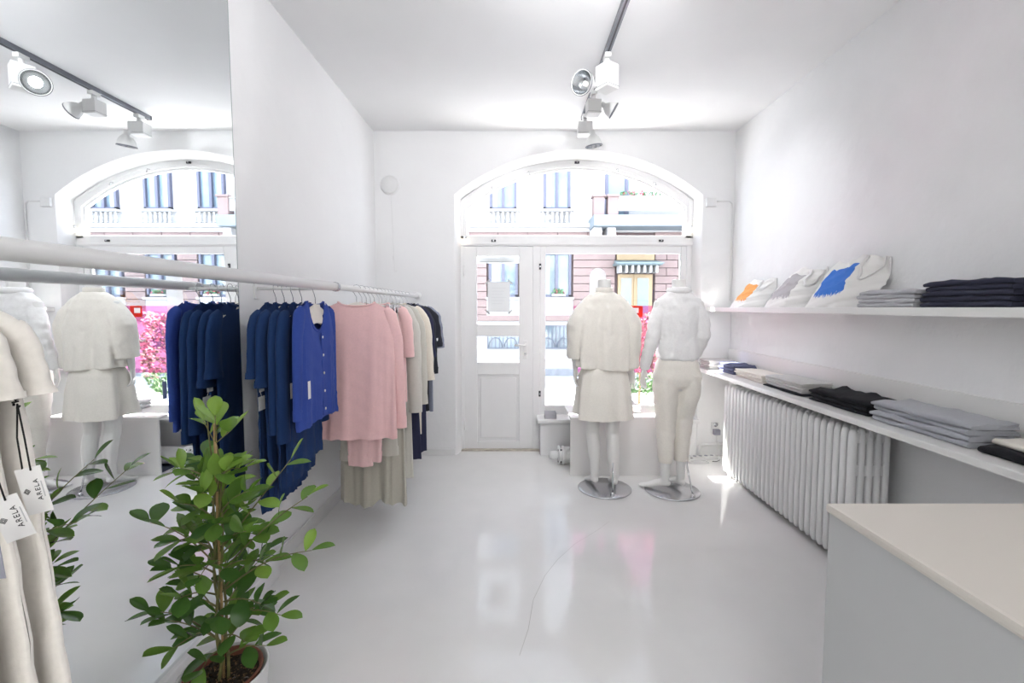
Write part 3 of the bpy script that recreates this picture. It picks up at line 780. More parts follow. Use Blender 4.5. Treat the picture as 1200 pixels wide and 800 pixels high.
m_button = mat('pearl_button', (0.75, 0.75, 0.75), 0.25, var=0.05, vscale=50)

# blue garments hang face-out, one behind the other, on a short arm that sticks out from the wall
AY, AZ = 2.21, 1.49
fo = thing('wall_bracket', 'short white face-out bracket on the wall carrying the blue knitwear', 'bracket', (XM - 0.006, AY, AZ))
MB().tube([(0, 0, 0), (0.34, 0, 0), (0.35, 0, 0.012)], 0.008, 10).build('arm', m_metalw, fo)
MB().box(0, 0.008, -0.02, 0.02, -0.05, 0.05, 0.003).build('wall_plate', m_metalw, fo)
blue = [(-1.155, 90, -1.04, 0.19), (-1.115, 89, -0.99, 0.19), (-1.072, 91, -0.93, 0.19), (-1.030, 89, -0.84, 0.19)]
bl_lab = ['blue knitted dress with two white tags, hanging nearest the wall on the face-out bracket', 'blue knitted dress with drooping half sleeve, second from the wall on the face-out bracket',
          'blue knitted dress in the middle of the face-out bracket', 'blue knitted dress tucked directly behind the buttoned cardigan']
for i, (x, rz, zh, hf) in enumerate(blue):
    P = (x, AY, AZ)
    hanger(P, R(rz), label='white wooden hanger of the blue dress ' + ['with two white tags', 'with drooping half sleeve', 'in the middle of the bracket', 'behind the cardigan'][i])
    t = make_top('knitted_dress', bl_lab[i], 'dress', P, R(rz), c_blue, half=hf - 0.005, hem_half=0.18, zhem=zh, thick=0.012, amp=0.010, k=38, seed=i + 1.3, neck=0.085, dipF=0.06,
                 sleeve=([0.27, 0.31, 0.52, 0.56][i], 0.042, [0.050, 0.048, 0.040, 0.040][i], 0.020, 0.0), drop=0.066, ztop=-0.068)
    if i == 0:
        for (tx, tz, w_, h_, ty) in ((-0.195, -0.435, 0.04, 0.062, -0.026), (-0.21, -0.515, 0.052, 0.062, -0.032)):
            g_ = MB().box(tx - w_ / 2, tx + w_ / 2, ty, ty + 0.001, tz - h_ / 2, tz + h_ / 2).build('price_tag', m_card, t)
            MB().tube([(tx, ty, tz + h_ / 2 - 0.004), (tx + 0.01, -0.012, tz + h_ / 2 + 0.06)], 0.0008, 5).build('tag_string', m_card, g_)
    if i == 3:
        MB().box(-0.19, -0.165, -0.03, -0.029, -0.50, -0.43).build('price_tag', m_card, t)
P = (-0.965, AY, AZ)
hanger(P, R(90), label='broad white hanger showing in the open neck of the blue cardigan')
t = make_top('knitted_cardigan', 'bright blue button-up cardigan facing the room, outermost on the face-out bracket', 'cardigan', P, R(90), c_blue2, half=0.18, hem_half=0.205, zhem=-0.65, thick=0.024,
             amp=0.010, k=30, seed=7.7, neck=0.095, dipF=0.145, dipB=0.02, sleeve=(0.48, 0.036, 0.030, 0.018, 0.006), drop=0.055, ztop=-0.062, hemcurve=0.02)
def pad_(a, v):
    q = (a - 0.5) * 2; w_ = lerp(0.035, 0.088, v)
    return (q * w_, -0.006 - 0.004 * (1 - q * q), lerp(-0.075, -0.165, v) - 0.02 * v * q * q)
hg = [o for o in bpy.data.objects if o.name.startswith('clothes_hanger')][-1]
MB().grid(pad_, 8, 6).grid(lambda a, v: (pad_(a, v)[0], 0.006, pad_(a, v)[2]), 8, 6).build('shoulder_paddle', m_hang, hg)
for k in range(5):
    MB().lathe([(0, 0), (0.0065, 0), (0.0065, 0.003), (0, 0.004)], 10, (0.01, -0.026 - 0.0015 * k, -0.235 - 0.088 * k), (0, -1, 0)).build('button', m_button, t)
MB().box(0.000, 0.020, -0.027, -0.022, -0.62, -0.215, 0.002).build('placket', c_blue2, t)
MB().box(-0.20, -0.175, -0.045, -0.044, -0.50, -0.42).build('price_tag', m_card, t)

def make_trousers(name, label, pos, rz, m, zlen, half=0.17, legw=0.075, thick=0.018, seed=1.0, cuff=True, group=None, z0=-0.125, gap=0.0, mw=None):
    t = thing(name, label, 'trousers', pos, rz, group)
    def wb_(a, v):
        u = 2 * PI * a
        return (half * spow(math.cos(u), 0.8), thick * 0.8 * spow(math.sin(u), 0.6), z0 - 0.04 * v)
    MB().grid(wb_, 40, 2).build('waistband', mw or m, t, fix=False)
    for s in (-1, 1):
        def lg(a, v):
            u = 2 * PI * a
            cx = s * lerp(half * 0.5, half * 0.5 + gap, v)
            w = lerp(half * 0.52, legw, v ** 0.7)
            z = lerp(z0 - 0.03, zlen + 0.012 * s, v)
            x = cx + w * spow(math.cos(u), 0.8)
            return (x, thick * spow(math.sin(u), 0.6) * (1 + 0.3 * nz(v * 6, seed)) + 0.012 * v * nz(x * 30 + v, seed + s) + s * 0.004, z)
        l = MB().grid(lg, 28, 22).build('leg', m, t, fix=False)
        if cuff:
            def cf(a, v):
                p = Vector(lg(a, 1 - 0.07 * (1 - v))); cx = s * (half * 0.5 + gap)
                return (cx + (p.x - cx) * 1.05, p.y * 1.0 + math.copysign(0.004, math.sin(2 * PI * a + 1e-4)), p.z - 0.002)
            MB().grid(cf, 28, 2).build('cuff', m, l, fix=False)
    return t

G2 = 'hangers on the far part of the rail'
HL = {2.60: 'pink sweatshirt', 2.69: 'pink cuffed trousers', 2.77: 'khaki cuffed trousers', 2.85: 'long khaki skirt', 2.93: 'pink tee', 3.03: 'greige sweater', 3.10: 'long light khaki trousers',
      3.19: 'light stone cardigan', 3.27: 'navy trousers', 3.37: 'cream blouse', 3.48: 'navy dress', 3.58: 'charcoal cardigan', 3.68: 'charcoal tee', 3.82: 'blue-grey tee'}
def hang(y, rz=0, clip=False, **k):
    hanger((RX, y, RZ), R(rz), clip, ('steel clip hanger carrying the ' if clip else 'white hanger inside the ') + HL[y], group=None, **k)
    return (RX, y, RZ)
make_top('sweatshirt', 'pale pink long-sleeved sweatshirt hanging with its back to the room', 'sweatshirt', hang(2.60, 4), R(4), c_pink, half=0.20, hem_half=0.215, zhem=-0.86, thick=0.03, amp=0.016, k=22,
         seed=2.2, neck=0.10, dipF=0.022, dipB=0.03, sleeve=(0.68, 0.042, 0.034, 0.028, 0.05), drop=0.06, ztop=-0.075, hemband=0.05)
make_trousers('trousers', 'pink cuffed trousers on a clip hanger behind the pink sweatshirt', hang(2.69, -4, True), R(-4), c_pink2, -1.04, half=0.15, legw=0.07, seed=2, gap=-0.05)
make_trousers('trousers', 'khaki cuffed trousers with tie belt behind the pink trousers', hang(2.77, 3, True), R(3), c_khaki2, -1.03, half=0.15, legw=0.08, seed=4, gap=0.02)
t = thing('long_skirt', 'long khaki pleated skirt reaching almost to the floor', 'skirt', hang(2.85, 0, True), 0)
def sk(a, v):
    u = 2 * PI * a; w = lerp(0.165, 0.21, v ** 0.6)
    x = w * spow(math.cos(u), 0.85)
    return (x, lerp(0.015, 0.05, v) * spow(math.sin(u), 0.6) + 0.03 * v * nz(x * 26, 2.0), lerp(-0.12, -1.345 + 0.03 * nz(x * 14, 4), v))
MB().grid(sk, 96, 26).build('skirt_panel', c_khaki, t, fix=False)
MB().grid(lambda a, v: (0.168 * spow(math.cos(2 * PI * a), .85), 0.018 * spow(math.sin(2 * PI * a), .6), -0.115 - 0.04 * v), 40, 2).build('waistband', c_khaki, t, fix=False)
MB().tube([(0.06, -0.05, -0.72), (0.065, -0.062, -0.85), (0.06, -0.065, -1.0)], 0.010, 6, rb=0.002, side=(1, 0, 0)).build('tie_belt', c_khaki2, t)
MB().tube([(0.08, -0.05, -0.72), (0.10, -0.062, -0.82), (0.105, -0.065, -0.92)], 0.010, 6, rb=0.002, side=(1, 0, 0)).build('tie_belt', c_khaki2, t)
make_top('tee_shirt', 'pale pink short-sleeved tee hanging behind the pink sweatshirt', 'tee shirt', hang(2.93, 2), R(2), c_pink2, half=0.19, hem_half=0.2, zhem=-0.72, thick=0.022, amp=0.012, seed=3.1,
         sleeve=(0.30, 0.042, 0.038, 0.022, 0.0), neck=0.09)
make_top('sweater', 'greige sweater with long sleeves beside the pink tee', 'sweater', hang(3.03, -2), R(-2), c_taupe, half=0.205, hem_half=0.21, zhem=-0.78, thick=0.026, amp=0.014, seed=4.1,
         sleeve=(0.68, 0.06, 0.045, 0.03, 0.0), neck=0.09)
make_trousers('trousers', 'long light khaki trousers hanging near the greige sweater', hang(3.10, 2, True), R(2), c_khaki2, -1.30, half=0.17, legw=0.08, seed=6, cuff=False, gap=0.03)
make_top('sweater', 'light stone cardigan between khaki trousers and navy trousers', 'cardigan', hang(3.19, 0), R(0), c_khaki2, half=0.205, hem_half=0.2, zhem=-0.80, thick=0.026, amp=0.014, seed=5.1,
         sleeve=(0.66, 0.06, 0.045, 0.035, 0.0), neck=0.09)
make_trousers('trousers', 'navy trousers on a clip hanger in the far part of the rail', hang(3.27, -2, True, clipx=0.13), R(-2), c_navy, -1.22, half=0.17, legw=0.085, seed=8, cuff=False, gap=0.05)
make_top('blouse', 'cream blouse with three-quarter sleeves among the navy clothes', 'blouse', hang(3.37, 2), R(2), c_cream, half=0.205, hem_half=0.2, zhem=-1.05, thick=0.026, amp=0.014, seed=6.1,
         sleeve=(0.52, 0.06, 0.055, 0.04, 0.0), neck=0.09)
make_top('dress', 'navy dress next to the cream blouse', 'dress', hang(3.48, 0), R(0), c_navy, half=0.205, hem_half=0.215, zhem=-1.22, thick=0.026, amp=0.014, seed=7.1,
         sleeve=(0.36, 0.06, 0.055, 0.035, 0.0), neck=0.09)
make_top('cardigan', 'charcoal cardigan with a pale edge stripe near the rail end', 'cardigan', hang(3.58, -2), R(-2), c_black, half=0.205, hem_half=0.2, zhem=-0.80, thick=0.026, amp=0.014, seed=8.1,
         sleeve=(0.50, 0.06, 0.05, 0.04, 0.0), neck=0.09, mcollar=c_greyb)
t = make_top('tee_shirt', 'charcoal tee with white paper tags near the rail end', 'tee shirt', hang(3.68, 2), R(2), c_black, half=0.205, hem_half=0.2, zhem=-0.95, thick=0.026, amp=0.014, seed=9.1,
             sleeve=(0.30, 0.06, 0.06, 0.05, 0.0), neck=0.09)
MB().box(0.235, 0.275, -0.05, -0.048, -0.52, -0.42).build('price_tag', m_card, t)
MB().grid(lambda a, v: (0.255 + 0.03 * v * math.cos(2 * PI * a), -0.05 + 0.03 * v * math.sin(2 * PI * a), -0.36 + 0.012 * math.sin(6 * PI * a) * v), 24, 3).build('white_bow', c_white, t, fix=False)
make_top('tee_shirt', 'blue-grey tee hanging last on the rail at the back wall', 'tee shirt', hang(3.82, 0), R(0), c_greyb, half=0.205, hem_half=0.21, zhem=-0.98, thick=0.026, amp=0.014, seed=10.1,
         sleeve=(0.32, 0.06, 0.06, 0.045, 0.0), neck=0.09)

# cream dresses close to the camera, with tags
txt_me = text_mesh('ARELA', 0.0095, 'tag_text')
small_me = MB().box(-0.012, 0.012, -0.0006, 0.0006, -0.0002, 0.0002).mesh('print_line', mat('faint_tag_print', (0.55, 0.55, 0.56), 0.7, var=0.02))
def swing_tag(t, anchor, top, w, hgt, yaw, roll, m, logo=True):
    """string from anchor to the tag's top edge; tag hangs below top"""
    A = Vector(anchor); T = Vector(top)
    tg = MB().box(-w / 2, w / 2, -0.0005, 0.0005, -hgt, 0).build('price_tag', m, t, T, (0, R(roll), R(yaw)))
    a1 = A; b1 = T + Vector((0.006, -0.001, -0.004)); b2 = T + Vector((-0.006, -0.001, -0.002))
    st = MB()
    st.tube([a1, lerp(a1, b1, 0.5) + Vector((0.003, -0.002, -0.002)), b1], 0.0011, 6)
    st.tube([a1, lerp(a1, b2, 0.5) + Vector((-0.002, -0.002, -0.002)), b2], 0.0011, 6)
    for k in range(4):
        st.tube([a1 + Vector((0.004 * math.sin(k * 2.1), 0.003 * math.cos(k * 2.1), 0.008 - 0.004 * k)), a1 + Vector((-0.004 * math.sin(k * 1.3), -0.003, 0.006 - 0.004 * k))], 0.0016, 6)
    st.build('tag_string', m_cord, t)
    if logo:
        lo = link('brand_text', txt_me, tg, (0.006, -0.0008, -hgt * 0.50), (R(90), R(-90), 0))
        dm = MB()
        for q in (0.0045, 0.0030, 0.0016):
            for a in range(4):
                c0, s0 = math.cos(a * PI / 2), math.sin(a * PI / 2); c1, s1 = math.cos((a + 1) * PI / 2), math.sin((a + 1) * PI / 2)
                dm.tube([(-0.009 + q * c0, -0.0008, -hgt * 0.5 + q * s0), (-0.009 + q * c1, -0.0008, -hgt * 0.5 + q * s1)], 0.0003, 4)
        dm.build('diamond_logo', m_ink, tg)
        link('print_line', small_me, tg, (0.0125, -0.0008, -hgt * 0.50), (R(90), R(-90), 0))
    return tg
cream = [(0.70, 'cream short-sleeved dress hanging third from the rail end by the mirror', 0.118, 0.3), (0.655, 'cream short-sleeved dress hanging between two other cream dresses', 0.118, 2.1), (0.61, 'cream short-sleeved dress hanging in front of the other cream dresses', 0.118, 4.4)]
drs = []
for i, (y, lb, hf, sd_) in enumerate(cream):
    P = (RX, y, RZ)
    hanger(P, 0, sx=0.6, label='white hanger of the cream dress ' + ['hanging third in its row', 'between two others', 'in front of the others'][i])
    drs.append(make_top('cream_dress', lb, 'dress', P, 0, c_offw, half=hf, hem_half=0.22, zhem=-1.15, thick=0.015, amp=0.008, k=34, seed=sd_, neck=0.06, dipF=0.05, dipB=0.02,
                        sleeve=(0.10, 0.036, 0.042, 0.022, 0.0), drop=0.055, ztop=-0.085, flare=0.85))
swing_tag(drs[0], (0.165, -0.035, -0.245), (0.184, -0.045, -0.338), 0.034, 0.070, 8, -12, m_card)
swing_tag(drs[1], (0.162, -0.035, -0.275), (0.192, -0.042, -0.365), 0.032, 0.064, 25, -16, m_card)
swing_tag(drs[2], (0.19, -0.03, -0.335), (0.212, -0.03, -0.385), 0.020, 0.075, -10, -8, m_greycard, False)

# ------------------------------------------------------------------ mannequins
def ring(cx, cy, z, a, b, n=20, p=0.9):
    return [(cx + a * spow(math.cos(2 * PI * k / n), p), cy + b * spow(math.sin(2 * PI * k / n), p), z) for k in range(n)]
def limb(mb, pts, rs, n=14, rb=None, side=None):
    # subdivide smoothly (Catmull-Rom)
    P = [Vector(q) for q in pts]; out, ro, rbo = [], [], []
    rb = rb or rs
    for i in range(len(P) - 1):
        p0, p1, p2, p3 = P[max(i - 1, 0)], P[i], P[i + 1], P[min(i + 2, len(P) - 1)]
        for k in range(5):
            u = k / 5
            out.append(0.5 * ((2 * p1) + (p2 - p0) * u + (2 * p0 - 5 * p1 + 4 * p2 - p3) * u * u + (3 * p1 - p0 - 3 * p2 + p3) * u ** 3))
            s = u * u * (3 - 2 * u); ro.append(lerp(rs[i], rs[i + 1], s)); rbo.append(lerp(rb[i], rb[i + 1], s))
    out.append(P[-1]); ro.append(rs[-1]); rbo.append(rb[-1])
    # round the ends
    d0 = (out[0] - out[1]).normalized(); d1 = (out[-1] - out[-2]).normalized()
    out = [out[0] + d0 * ro[0] * 0.6] + out + [out[-1] + d1 * ro[-1] * 0.35, out[-1] + d1 * ro[-1] * 0.6]
    ro = [ro[0] * 0.3] + ro + [ro[-1] * 0.75, ro[-1] * 0.25]; rbo = [rbo[0] * 0.3] + rbo + [rbo[-1] * 0.75, rbo[-1] * 0.25]
    mb.tube(out, ro, n, rb=rbo, side=side)

def hand(mb, wrist, d, wide, thumb, curl):
    """d: direction of the hand, wide: axis across the palm, thumb: sign along wide, curl: palm-facing direction"""
    Wr = Vector(wrist); d = Vector(d).normalized(); w = Vector(wide); w = (w - d * w.dot(d)).normalized(); c = Vector(curl); c = (c - d * c.dot(d) - w * c.dot(w)).normalized()
    mb.tube([Wr - d * 0.03, Wr, Wr + d * 0.03, Wr + d * 0.06, Wr + d * 0.085], [0.021, 0.021, 0.033, 0.037, 0.032], 12, rb=[0.019, 0.017, 0.015, 0.014, 0.011], side=w)
    for k, (o_, L) in enumerate(((-0.027, 0.060), (-0.009, 0.072), (0.010, 0.076), (0.028, 0.068))):
        o_ *= thumb
        b0 = Wr + d * 0.075 + w * o_ * 0.9
        f = 0.25 + 0.12 * (3 - k)
        p1 = b0 + d * L * 0.45 + c * L * 0.10 + w * o_ * 0.25
        p2 = b0 + d * L * 0.78 + c * L * (0.10 + f * 0.35) + w * o_ * 0.35
        p3 = b0 + d * L * 1.0 + c * L * (0.14 + f * 0.8) + w * o_ * 0.4
        limb(mb, [b0, p1, p2, p3], [0.0088, 0.0082, 0.0075, 0.0062], 8)
    b0 = Wr + d * 0.025 + w * thumb * 0.026
    limb(mb, [b0, b0 + d * 0.028 + w * thumb * 0.018 + c * 0.008, b0 + d * 0.055 + w * thumb * 0.022 + c * 0.018], [0.012, 0.0095, 0.0075], 8)

def foot_(mb, ankle, d, lift):
    """ankle joint, horizontal toe direction, heel lift"""
    A = Vector(ankle); d = Vector((d[0], d[1], 0)).normalized()
    heel = Vector((A.x, A.y, 0)) - d * 0.03
    zb = 0.012
    pts = [heel + Vector((0, 0, zb + lift + 0.028)), heel + d * 0.04 + Vector((0, 0, zb + lift + 0.030)), heel + d * 0.09 + Vector((0, 0, zb + lift * 0.62 + 0.030)),
           heel + d * 0.14 + Vector((0, 0, zb + lift * 0.2 + 0.022)), heel + d * 0.185 + Vector((0, 0, zb + 0.016)), heel + d * 0.215 + Vector((0, 0, zb + 0.012))]
    sd = Vector((-d.y, d.x, 0))
    limb(mb, pts, [0.022, 0.028, 0.030, 0.036, 0.036, 0.026], 14, rb=[0.022, 0.028, 0.026, 0.021, 0.014, 0.009], side=sd)
    limb(mb, [A + Vector((0, 0, 0.06)), A, heel + d * 0.045 + Vector((0, 0, zb + lift + 0.035))], [0.034, 0.031, 0.030], 14)

def make_mannequin(label, loc, cx, arms, legs, feet, lift, rod):
    t = thing('mannequin', label, 'mannequin', loc)
    mb = MB()
    tor = [(0.78, 0.10, 0.075), (0.84, 0.155, 0.098), (0.90, 0.16, 0.105), (0.98, 0.135, 0.09), (1.06, 0.112, 0.078), (1.14, 0.115, 0.08), (1.26, 0.132, 0.092), (1.36, 0.145, 0.088),
           (1.43, 0.145, 0.072), (1.475, 0.115, 0.06), (1.505, 0.065, 0.054), (1.53, 0.05, 0.05), (1.607, 0.048, 0.05)]
    mb.loft([ring(cx, 0, *interp(tor, z_) [:0], z_, *interp(tor, z_)) if False else ring(cx, 0, z_, *interp(tor, z_)) for z_ in [0.78 + 0.827 * k / 36 for k in range(37)]])
    for A in arms:
        limb(mb, A['p'], [0.048, 0.042, 0.036, 0.034, 0.022], 14)
        hand(mb, A['p'][-1], A['d'], A['w'], A['t'], A['c'])
    for L in legs:
        limb(mb, L, [0.082, 0.075, 0.052, 0.051, 0.050, 0.036, 0.031], 16)
    for (a, d) in feet:
        foot_(mb, a, d, lift)
    b = mb.build('body', m_mann, t)
    md = b.modifiers.new('skin_over', 'REMESH'); md.mode = 'VOXEL'; md.voxel_size = 0.0045; md.use_smooth_shade = True
    sm = b.modifiers.new('soften', 'SMOOTH'); sm.factor = 0.5; sm.iterations = 4
    MB().lathe([(0, 0), (0.20, 0), (0.204, 0.003), (0.204, 0.008), (0.20, 0.011), (0, 0.011)], 48).build('base_plate', m_steel, t)
    r = MB(); r.tube([rod[0], lerp(Vector(rod[0]), Vector(rod[1]), 0.5), rod[1]], 0.006, 10)
    r.lathe([(0, 0.0), (0.016, 0.0), (0.014, 0.02), (0.006, 0.026)], 14, rod[0])
    r.build('support_rod', m_chrome, t)
    return t

def draped(mb, tab, cx, cy, amp, k, seed, z0, z1, n=72, nv=30, hemf=None, p=0.8, hold=0.35):
    """tube of cloth around the body; tab rows: z, halfwidth, halfdepth, xshift"""
    def fn(a, v):
        u = 2 * PI * a; z = lerp(z0, z1, v)
        w, d, xs = interp(tab, z)
        fo = 1 + amp * (hold + (1 - hold) * v) * (math.sin(u * (k // 2) + seed) + 0.6 * math.sin(u * (k // 2 + 3) + 2 * seed) + 0.4 * math.sin(u * (k + 2) + 3 * seed)) / 1.7 + amp * 0.5 * v * math.sin(a * 2 * PI * round(k * 0.7) + seed)
        zz = z + (hemf(math.cos(u), math.sin(u)) * v ** 6 if hemf else 0)
        return (cx + xs + w * fo * spow(math.cos(u), p), cy + d * fo * spow(math.sin(u), p), zz)
    mb.grid(fn, n, nv)
    return mb

# --- mannequin in cream batwing top and skirt
cx = -0.02
arms1 = [dict(p=[(cx - 0.135, 0, 1.43), (cx - 0.185, -0.01, 1.28), (cx - 0.205, -0.01, 1.17), (cx - 0.21, 0.03, 1.05), (cx - 0.205, 0.06, 0.93)], d=(0.02, 0.12, -1), w=(0.35, 0.9, 0), t=1, c=(0.9, -0.3, 0)),
         dict(p=[(cx + 0.135, 0, 1.43), (cx + 0.185, -0.01, 1.28), (cx + 0.205, -0.02, 1.17), (cx + 0.21, 0.0, 1.05), (cx + 0.215, 0.02, 0.925)], d=(0.03, 0.02, -1), w=(-0.75, 0.65, 0), t=1, c=(-0.65, -0.75, 0))]
legs1 = [[(cx - 0.075, 0, 0.86), (cx - 0.08, 0.005, 0.74), (cx - 0.075, 0.015, 0.47), (cx - 0.072, 0.0, 0.40), (cx - 0.066, -0.012, 0.32), (cx - 0.058, -0.008, 0.17), (cx - 0.058, 0, 0.105)],
         [(cx + 0.075, 0, 0.86), (cx + 0.08, 0.005, 0.74), (cx + 0.075, 0.0, 0.47), (cx + 0.075, -0.015, 0.40), (cx + 0.075, -0.03, 0.32), (cx + 0.082, -0.04, 0.17), (cx + 0.086, -0.04, 0.105)]]
t1 = make_mannequin('headless white mannequin in cream batwing top and knee-length skirt', (0.696, 3.44, 0), cx, arms1, legs1,
                    [((cx - 0.058, 0, 0.105), (-0.15, 1)), ((cx + 0.086, -0.04, 0.105), (0.12, 1))], 0.038, ((0.03, -0.15, 0.011), (0.055, -0.045, 0.30)))
tab = [(0.92, 0.205, 0.135, 0.0), (1.05, 0.205, 0.132, 0.0), (1.25, 0.20, 0.125, 0.0), (1.38, 0.165, 0.112, 0), (1.45, 0.135, 0.095, 0), (1.49, 0.10, 0.08, 0), (1.515, 0.068, 0.066, 0)]
def cloth_skin(o, vox=0.009, disp=0.016, size=0.10, it=5):
    bm = bmesh.new(); bm.from_mesh(o.data)
    bmesh.ops.remove_doubles(bm, verts=bm.verts[:], dist=1e-5)
    bmesh.ops.recalc_face_normals(bm, faces=bm.faces[:])
    bm.to_mesh(o.data); bm.free()
    md = o.modifiers.new('one_cloth', 'REMESH'); md.mode = 'VOXEL'; md.voxel_size = vox; md.use_smooth_shade = True
    tx = bpy.data.textures.new('crease', 'CLOUDS'); tx.noise_scale = size; tx.noise_depth = 1
    d = o.modifiers.new('creases', 'DISPLACE'); d.texture = tx; d.strength = disp; d.mid_level = 0.5; d.texture_coords = 'LOCAL'
    sm = o.modifiers.new('soften', 'SMOOTH'); sm.factor = 0.5; sm.iterations = it
bt = MB()
draped(bt, tab, cx + 0.0, 0.0, 0.13, 11, 1.0, 1.515, 0.935, hemf=lambda c_, s_: -0.015 * c_)
def capgrid(mb, n, nv):
    """close the first and last loop of the last grid so that it bounds a volume"""
    b0 = len(mb.v) - (n + 1) * (nv + 1)
    mb.f.append([b0 + i for i in range(n)]); mb.sm.append(True); mb.m.append(0)
    mb.f.append([b0 + nv * (n + 1) + i for i in range(n)]); mb.sm.append(True); mb.m.append(0)
capgrid(bt, 72, 30)
MB().lathe([(0.060, 1.508), (0.066, 1.512), (0.064, 1.545), (0.060, 1.548), (0.058, 1.54)], 28, (cx, 0, 0)).build('collar', c_creamw, t1)
for s, zl in ((-1, 1.02), (1, 0.945)):
    P = [(cx + s * 0.085, 0, 1.482), (cx + s * 0.132, 0, 1.425), (cx + s * 0.172, 0, 1.355), (cx + s * 0.206, 0, 1.275), (cx + s * 0.208, 0.01, 1.12), (cx + s * 0.206, 0.02, zl)]
    mb = MB(); n = 18; P2 = []; A2 = []; B2 = []
    ra = [0.032, 0.046, 0.062, 0.076, 0.072, 0.070]; rb = [0.05, 0.07, 0.09, 0.10, 0.095, 0.085]
    for i in range(n + 1):
        q = i / n * 5; j = min(int(q), 4); f_ = q - j
        P2.append(Vector(P[j]).lerp(Vector(P[j + 1]), f_)); wv = 1 + 0.04 * math.sin(i * 1.3 + s)
        A2.append(lerp(ra[j], ra[j + 1], f_) * wv); B2.append(lerp(rb[j], rb[j + 1], f_) * (2 - wv))
    bt.tube(P2, A2, 20, rb=B2, side=(1, 0, 0), caps=True)
cloth_skin(bt.build('batwing_top', c_creamw, t1), 0.008, 0.014, 0.08, 3)
tab = [(0.54, 0.205, 0.165, 0.0), (0.75, 0.196, 0.15, 0), (0.88, 0.182, 0.128, 0), (0.98, 0.148, 0.105, 0)]
draped(MB(), tab, cx, 0, 0.16, 9, 4.0, 0.98, 0.575, hemf=lambda c_, s_: 0.012 * s_, hold=0.15).build('skirt', c_creamw, t1, fix=False)

# --- mannequin in white sweater and cropped trousers
cx = 0.018
arms2 = [dict(p=[(cx - 0.135, 0, 1.43), (cx - 0.17, -0.015, 1.30), (cx - 0.195, -0.03, 1.18), (cx - 0.222, -0.01, 1.06), (cx - 0.242, 0.02, 0.935)], d=(-0.10, 0.05, -1), w=(0.7, 0.7, 0), t=1, c=(0.7, -0.7, 0)),
         dict(p=[(cx + 0.135, 0, 1.43), (cx + 0.168, -0.02, 1.30), (cx + 0.175, -0.03, 1.18), (cx + 0.155, 0.03, 1.06), (cx + 0.135, 0.10, 0.965)], d=(-0.10, 0.5, -0.85), w=(0.9, 0.2, 0), t=-1, c=(0, -1, -0.4))]
legs2 = [[(cx - 0.075, 0, 0.86), (cx - 0.08, 0.005, 0.74), (cx - 0.078, 0.0, 0.47), (cx - 0.078, -0.01, 0.40), (cx - 0.078, -0.02, 0.32), (cx - 0.080, -0.02, 0.17), (cx - 0.080, -0.02, 0.10)],
         [(cx + 0.075, 0, 0.86), (cx + 0.08, 0.005, 0.74), (cx + 0.062, 0.03, 0.47), (cx + 0.058, 0.025, 0.40), (cx + 0.052, 0.015, 0.32), (cx + 0.048, 0.0, 0.17), (cx + 0.048, 0, 0.105)]]
t2 = make_mannequin('headless white mannequin in white sweater and cropped cream trousers', (1.205, 3.405, 0), cx, arms2, legs2,
                    [((cx - 0.080, -0.02, 0.10), (-0.85, 0.45)), ((cx + 0.048, 0, 0.105), (-0.25, 1))], 0.03, ((0.105, -0.145, 0.011), (0.085, -0.02, 0.30)))
tab = [(1.0, 0.128, 0.10, 0.0), (1.03, 0.150, 0.118, 0), (1.08, 0.152, 0.118, 0), (1.18, 0.138, 0.105, 0), (1.30, 0.148, 0.108, 0), (1.40, 0.158, 0.098, 0), (1.455, 0.15, 0.08, 0), (1.50, 0.105, 0.07, 0), (1.525, 0.066, 0.064, 0)]
sw = MB()
draped(sw, tab, cx, 0, 0.035, 10, 2.0, 1.525, 1.005)
capgrid(sw, 72, 30)
MB().lathe([(0.062, 1.500), (0.082, 1.505), (0.092, 1.525), (0.082, 1.545), (0.066, 1.548), (0.058, 1.53)], 28, (cx, 0, 0)).build('cowl_collar', c_white, t2)
for A in arms2:
    P = [Vector(q) for q in A['p']]
    mb = MB(); P2 = []; A2 = []
    sx = math.copysign(1, P[0].x - cx)
    P[0] = P[0] + Vector((-sx * 0.03, 0, 0.02))
    for i in range(21):
        q = i / 20 * 4; j = min(int(q), 3); f_ = q - j
        P2.append(P[j].lerp(P[j + 1], f_)); A2.append(lerp([0.055, 0.058, 0.052, 0.046, 0.036][j], [0.055, 0.058, 0.052, 0.046, 0.036][j + 1], f_) * (1 + 0.05 * math.sin(i * 2.2)))
    sw.tube(P2, A2, 16, caps=True)
cloth_skin(sw.build('sweater', c_white, t2), 0.007, 0.014, 0.06, 3)
tr2 = MB()
tab = [(0.78, 0.12, 0.08, 0.0), (0.83, 0.165, 0.122, 0.0), (0.88, 0.178, 0.132, 0), (0.96, 0.158, 0.118, 0), (1.04, 0.132, 0.098, 0)]
draped(tr2, tab, cx, 0, 0.02, 7, 3.0, 1.04, 0.80)
capgrid(tr2, 72, 30)
for L, s in ((legs2[0], -1), (legs2[1], 1)):
    P = [Vector((cx + s * 0.082, 0, 0.90)), Vector((cx + s * 0.084, 0, 0.78)), Vector(L[2]) + Vector((0, 0, 0.12)), Vector(L[2]), Vector(L[4]), Vector(L[5]) + Vector((0, 0, 0.06))]
    rr = [0.086, 0.090, 0.077, 0.067, 0.058, 0.051]; rb = [0.125, 0.125, 0.095, 0.08, 0.068, 0.056]; P2 = []; A2 = []; B2 = []
    for i in range(31):
        q = i / 30 * 5; j = min(int(q), 4); f_ = q - j
        P2.append(P[j].lerp(P[j + 1], f_)); wv = 1 + 0.025 * math.sin(i * 1.7 + s) ; A2.append(lerp(rr[j], rr[j + 1], f_) * wv); B2.append(lerp(rb[j], rb[j + 1], f_) * wv)
    tr2.tube(P2, A2, 20, rb=B2, side=(1, 0, 0), caps=True)
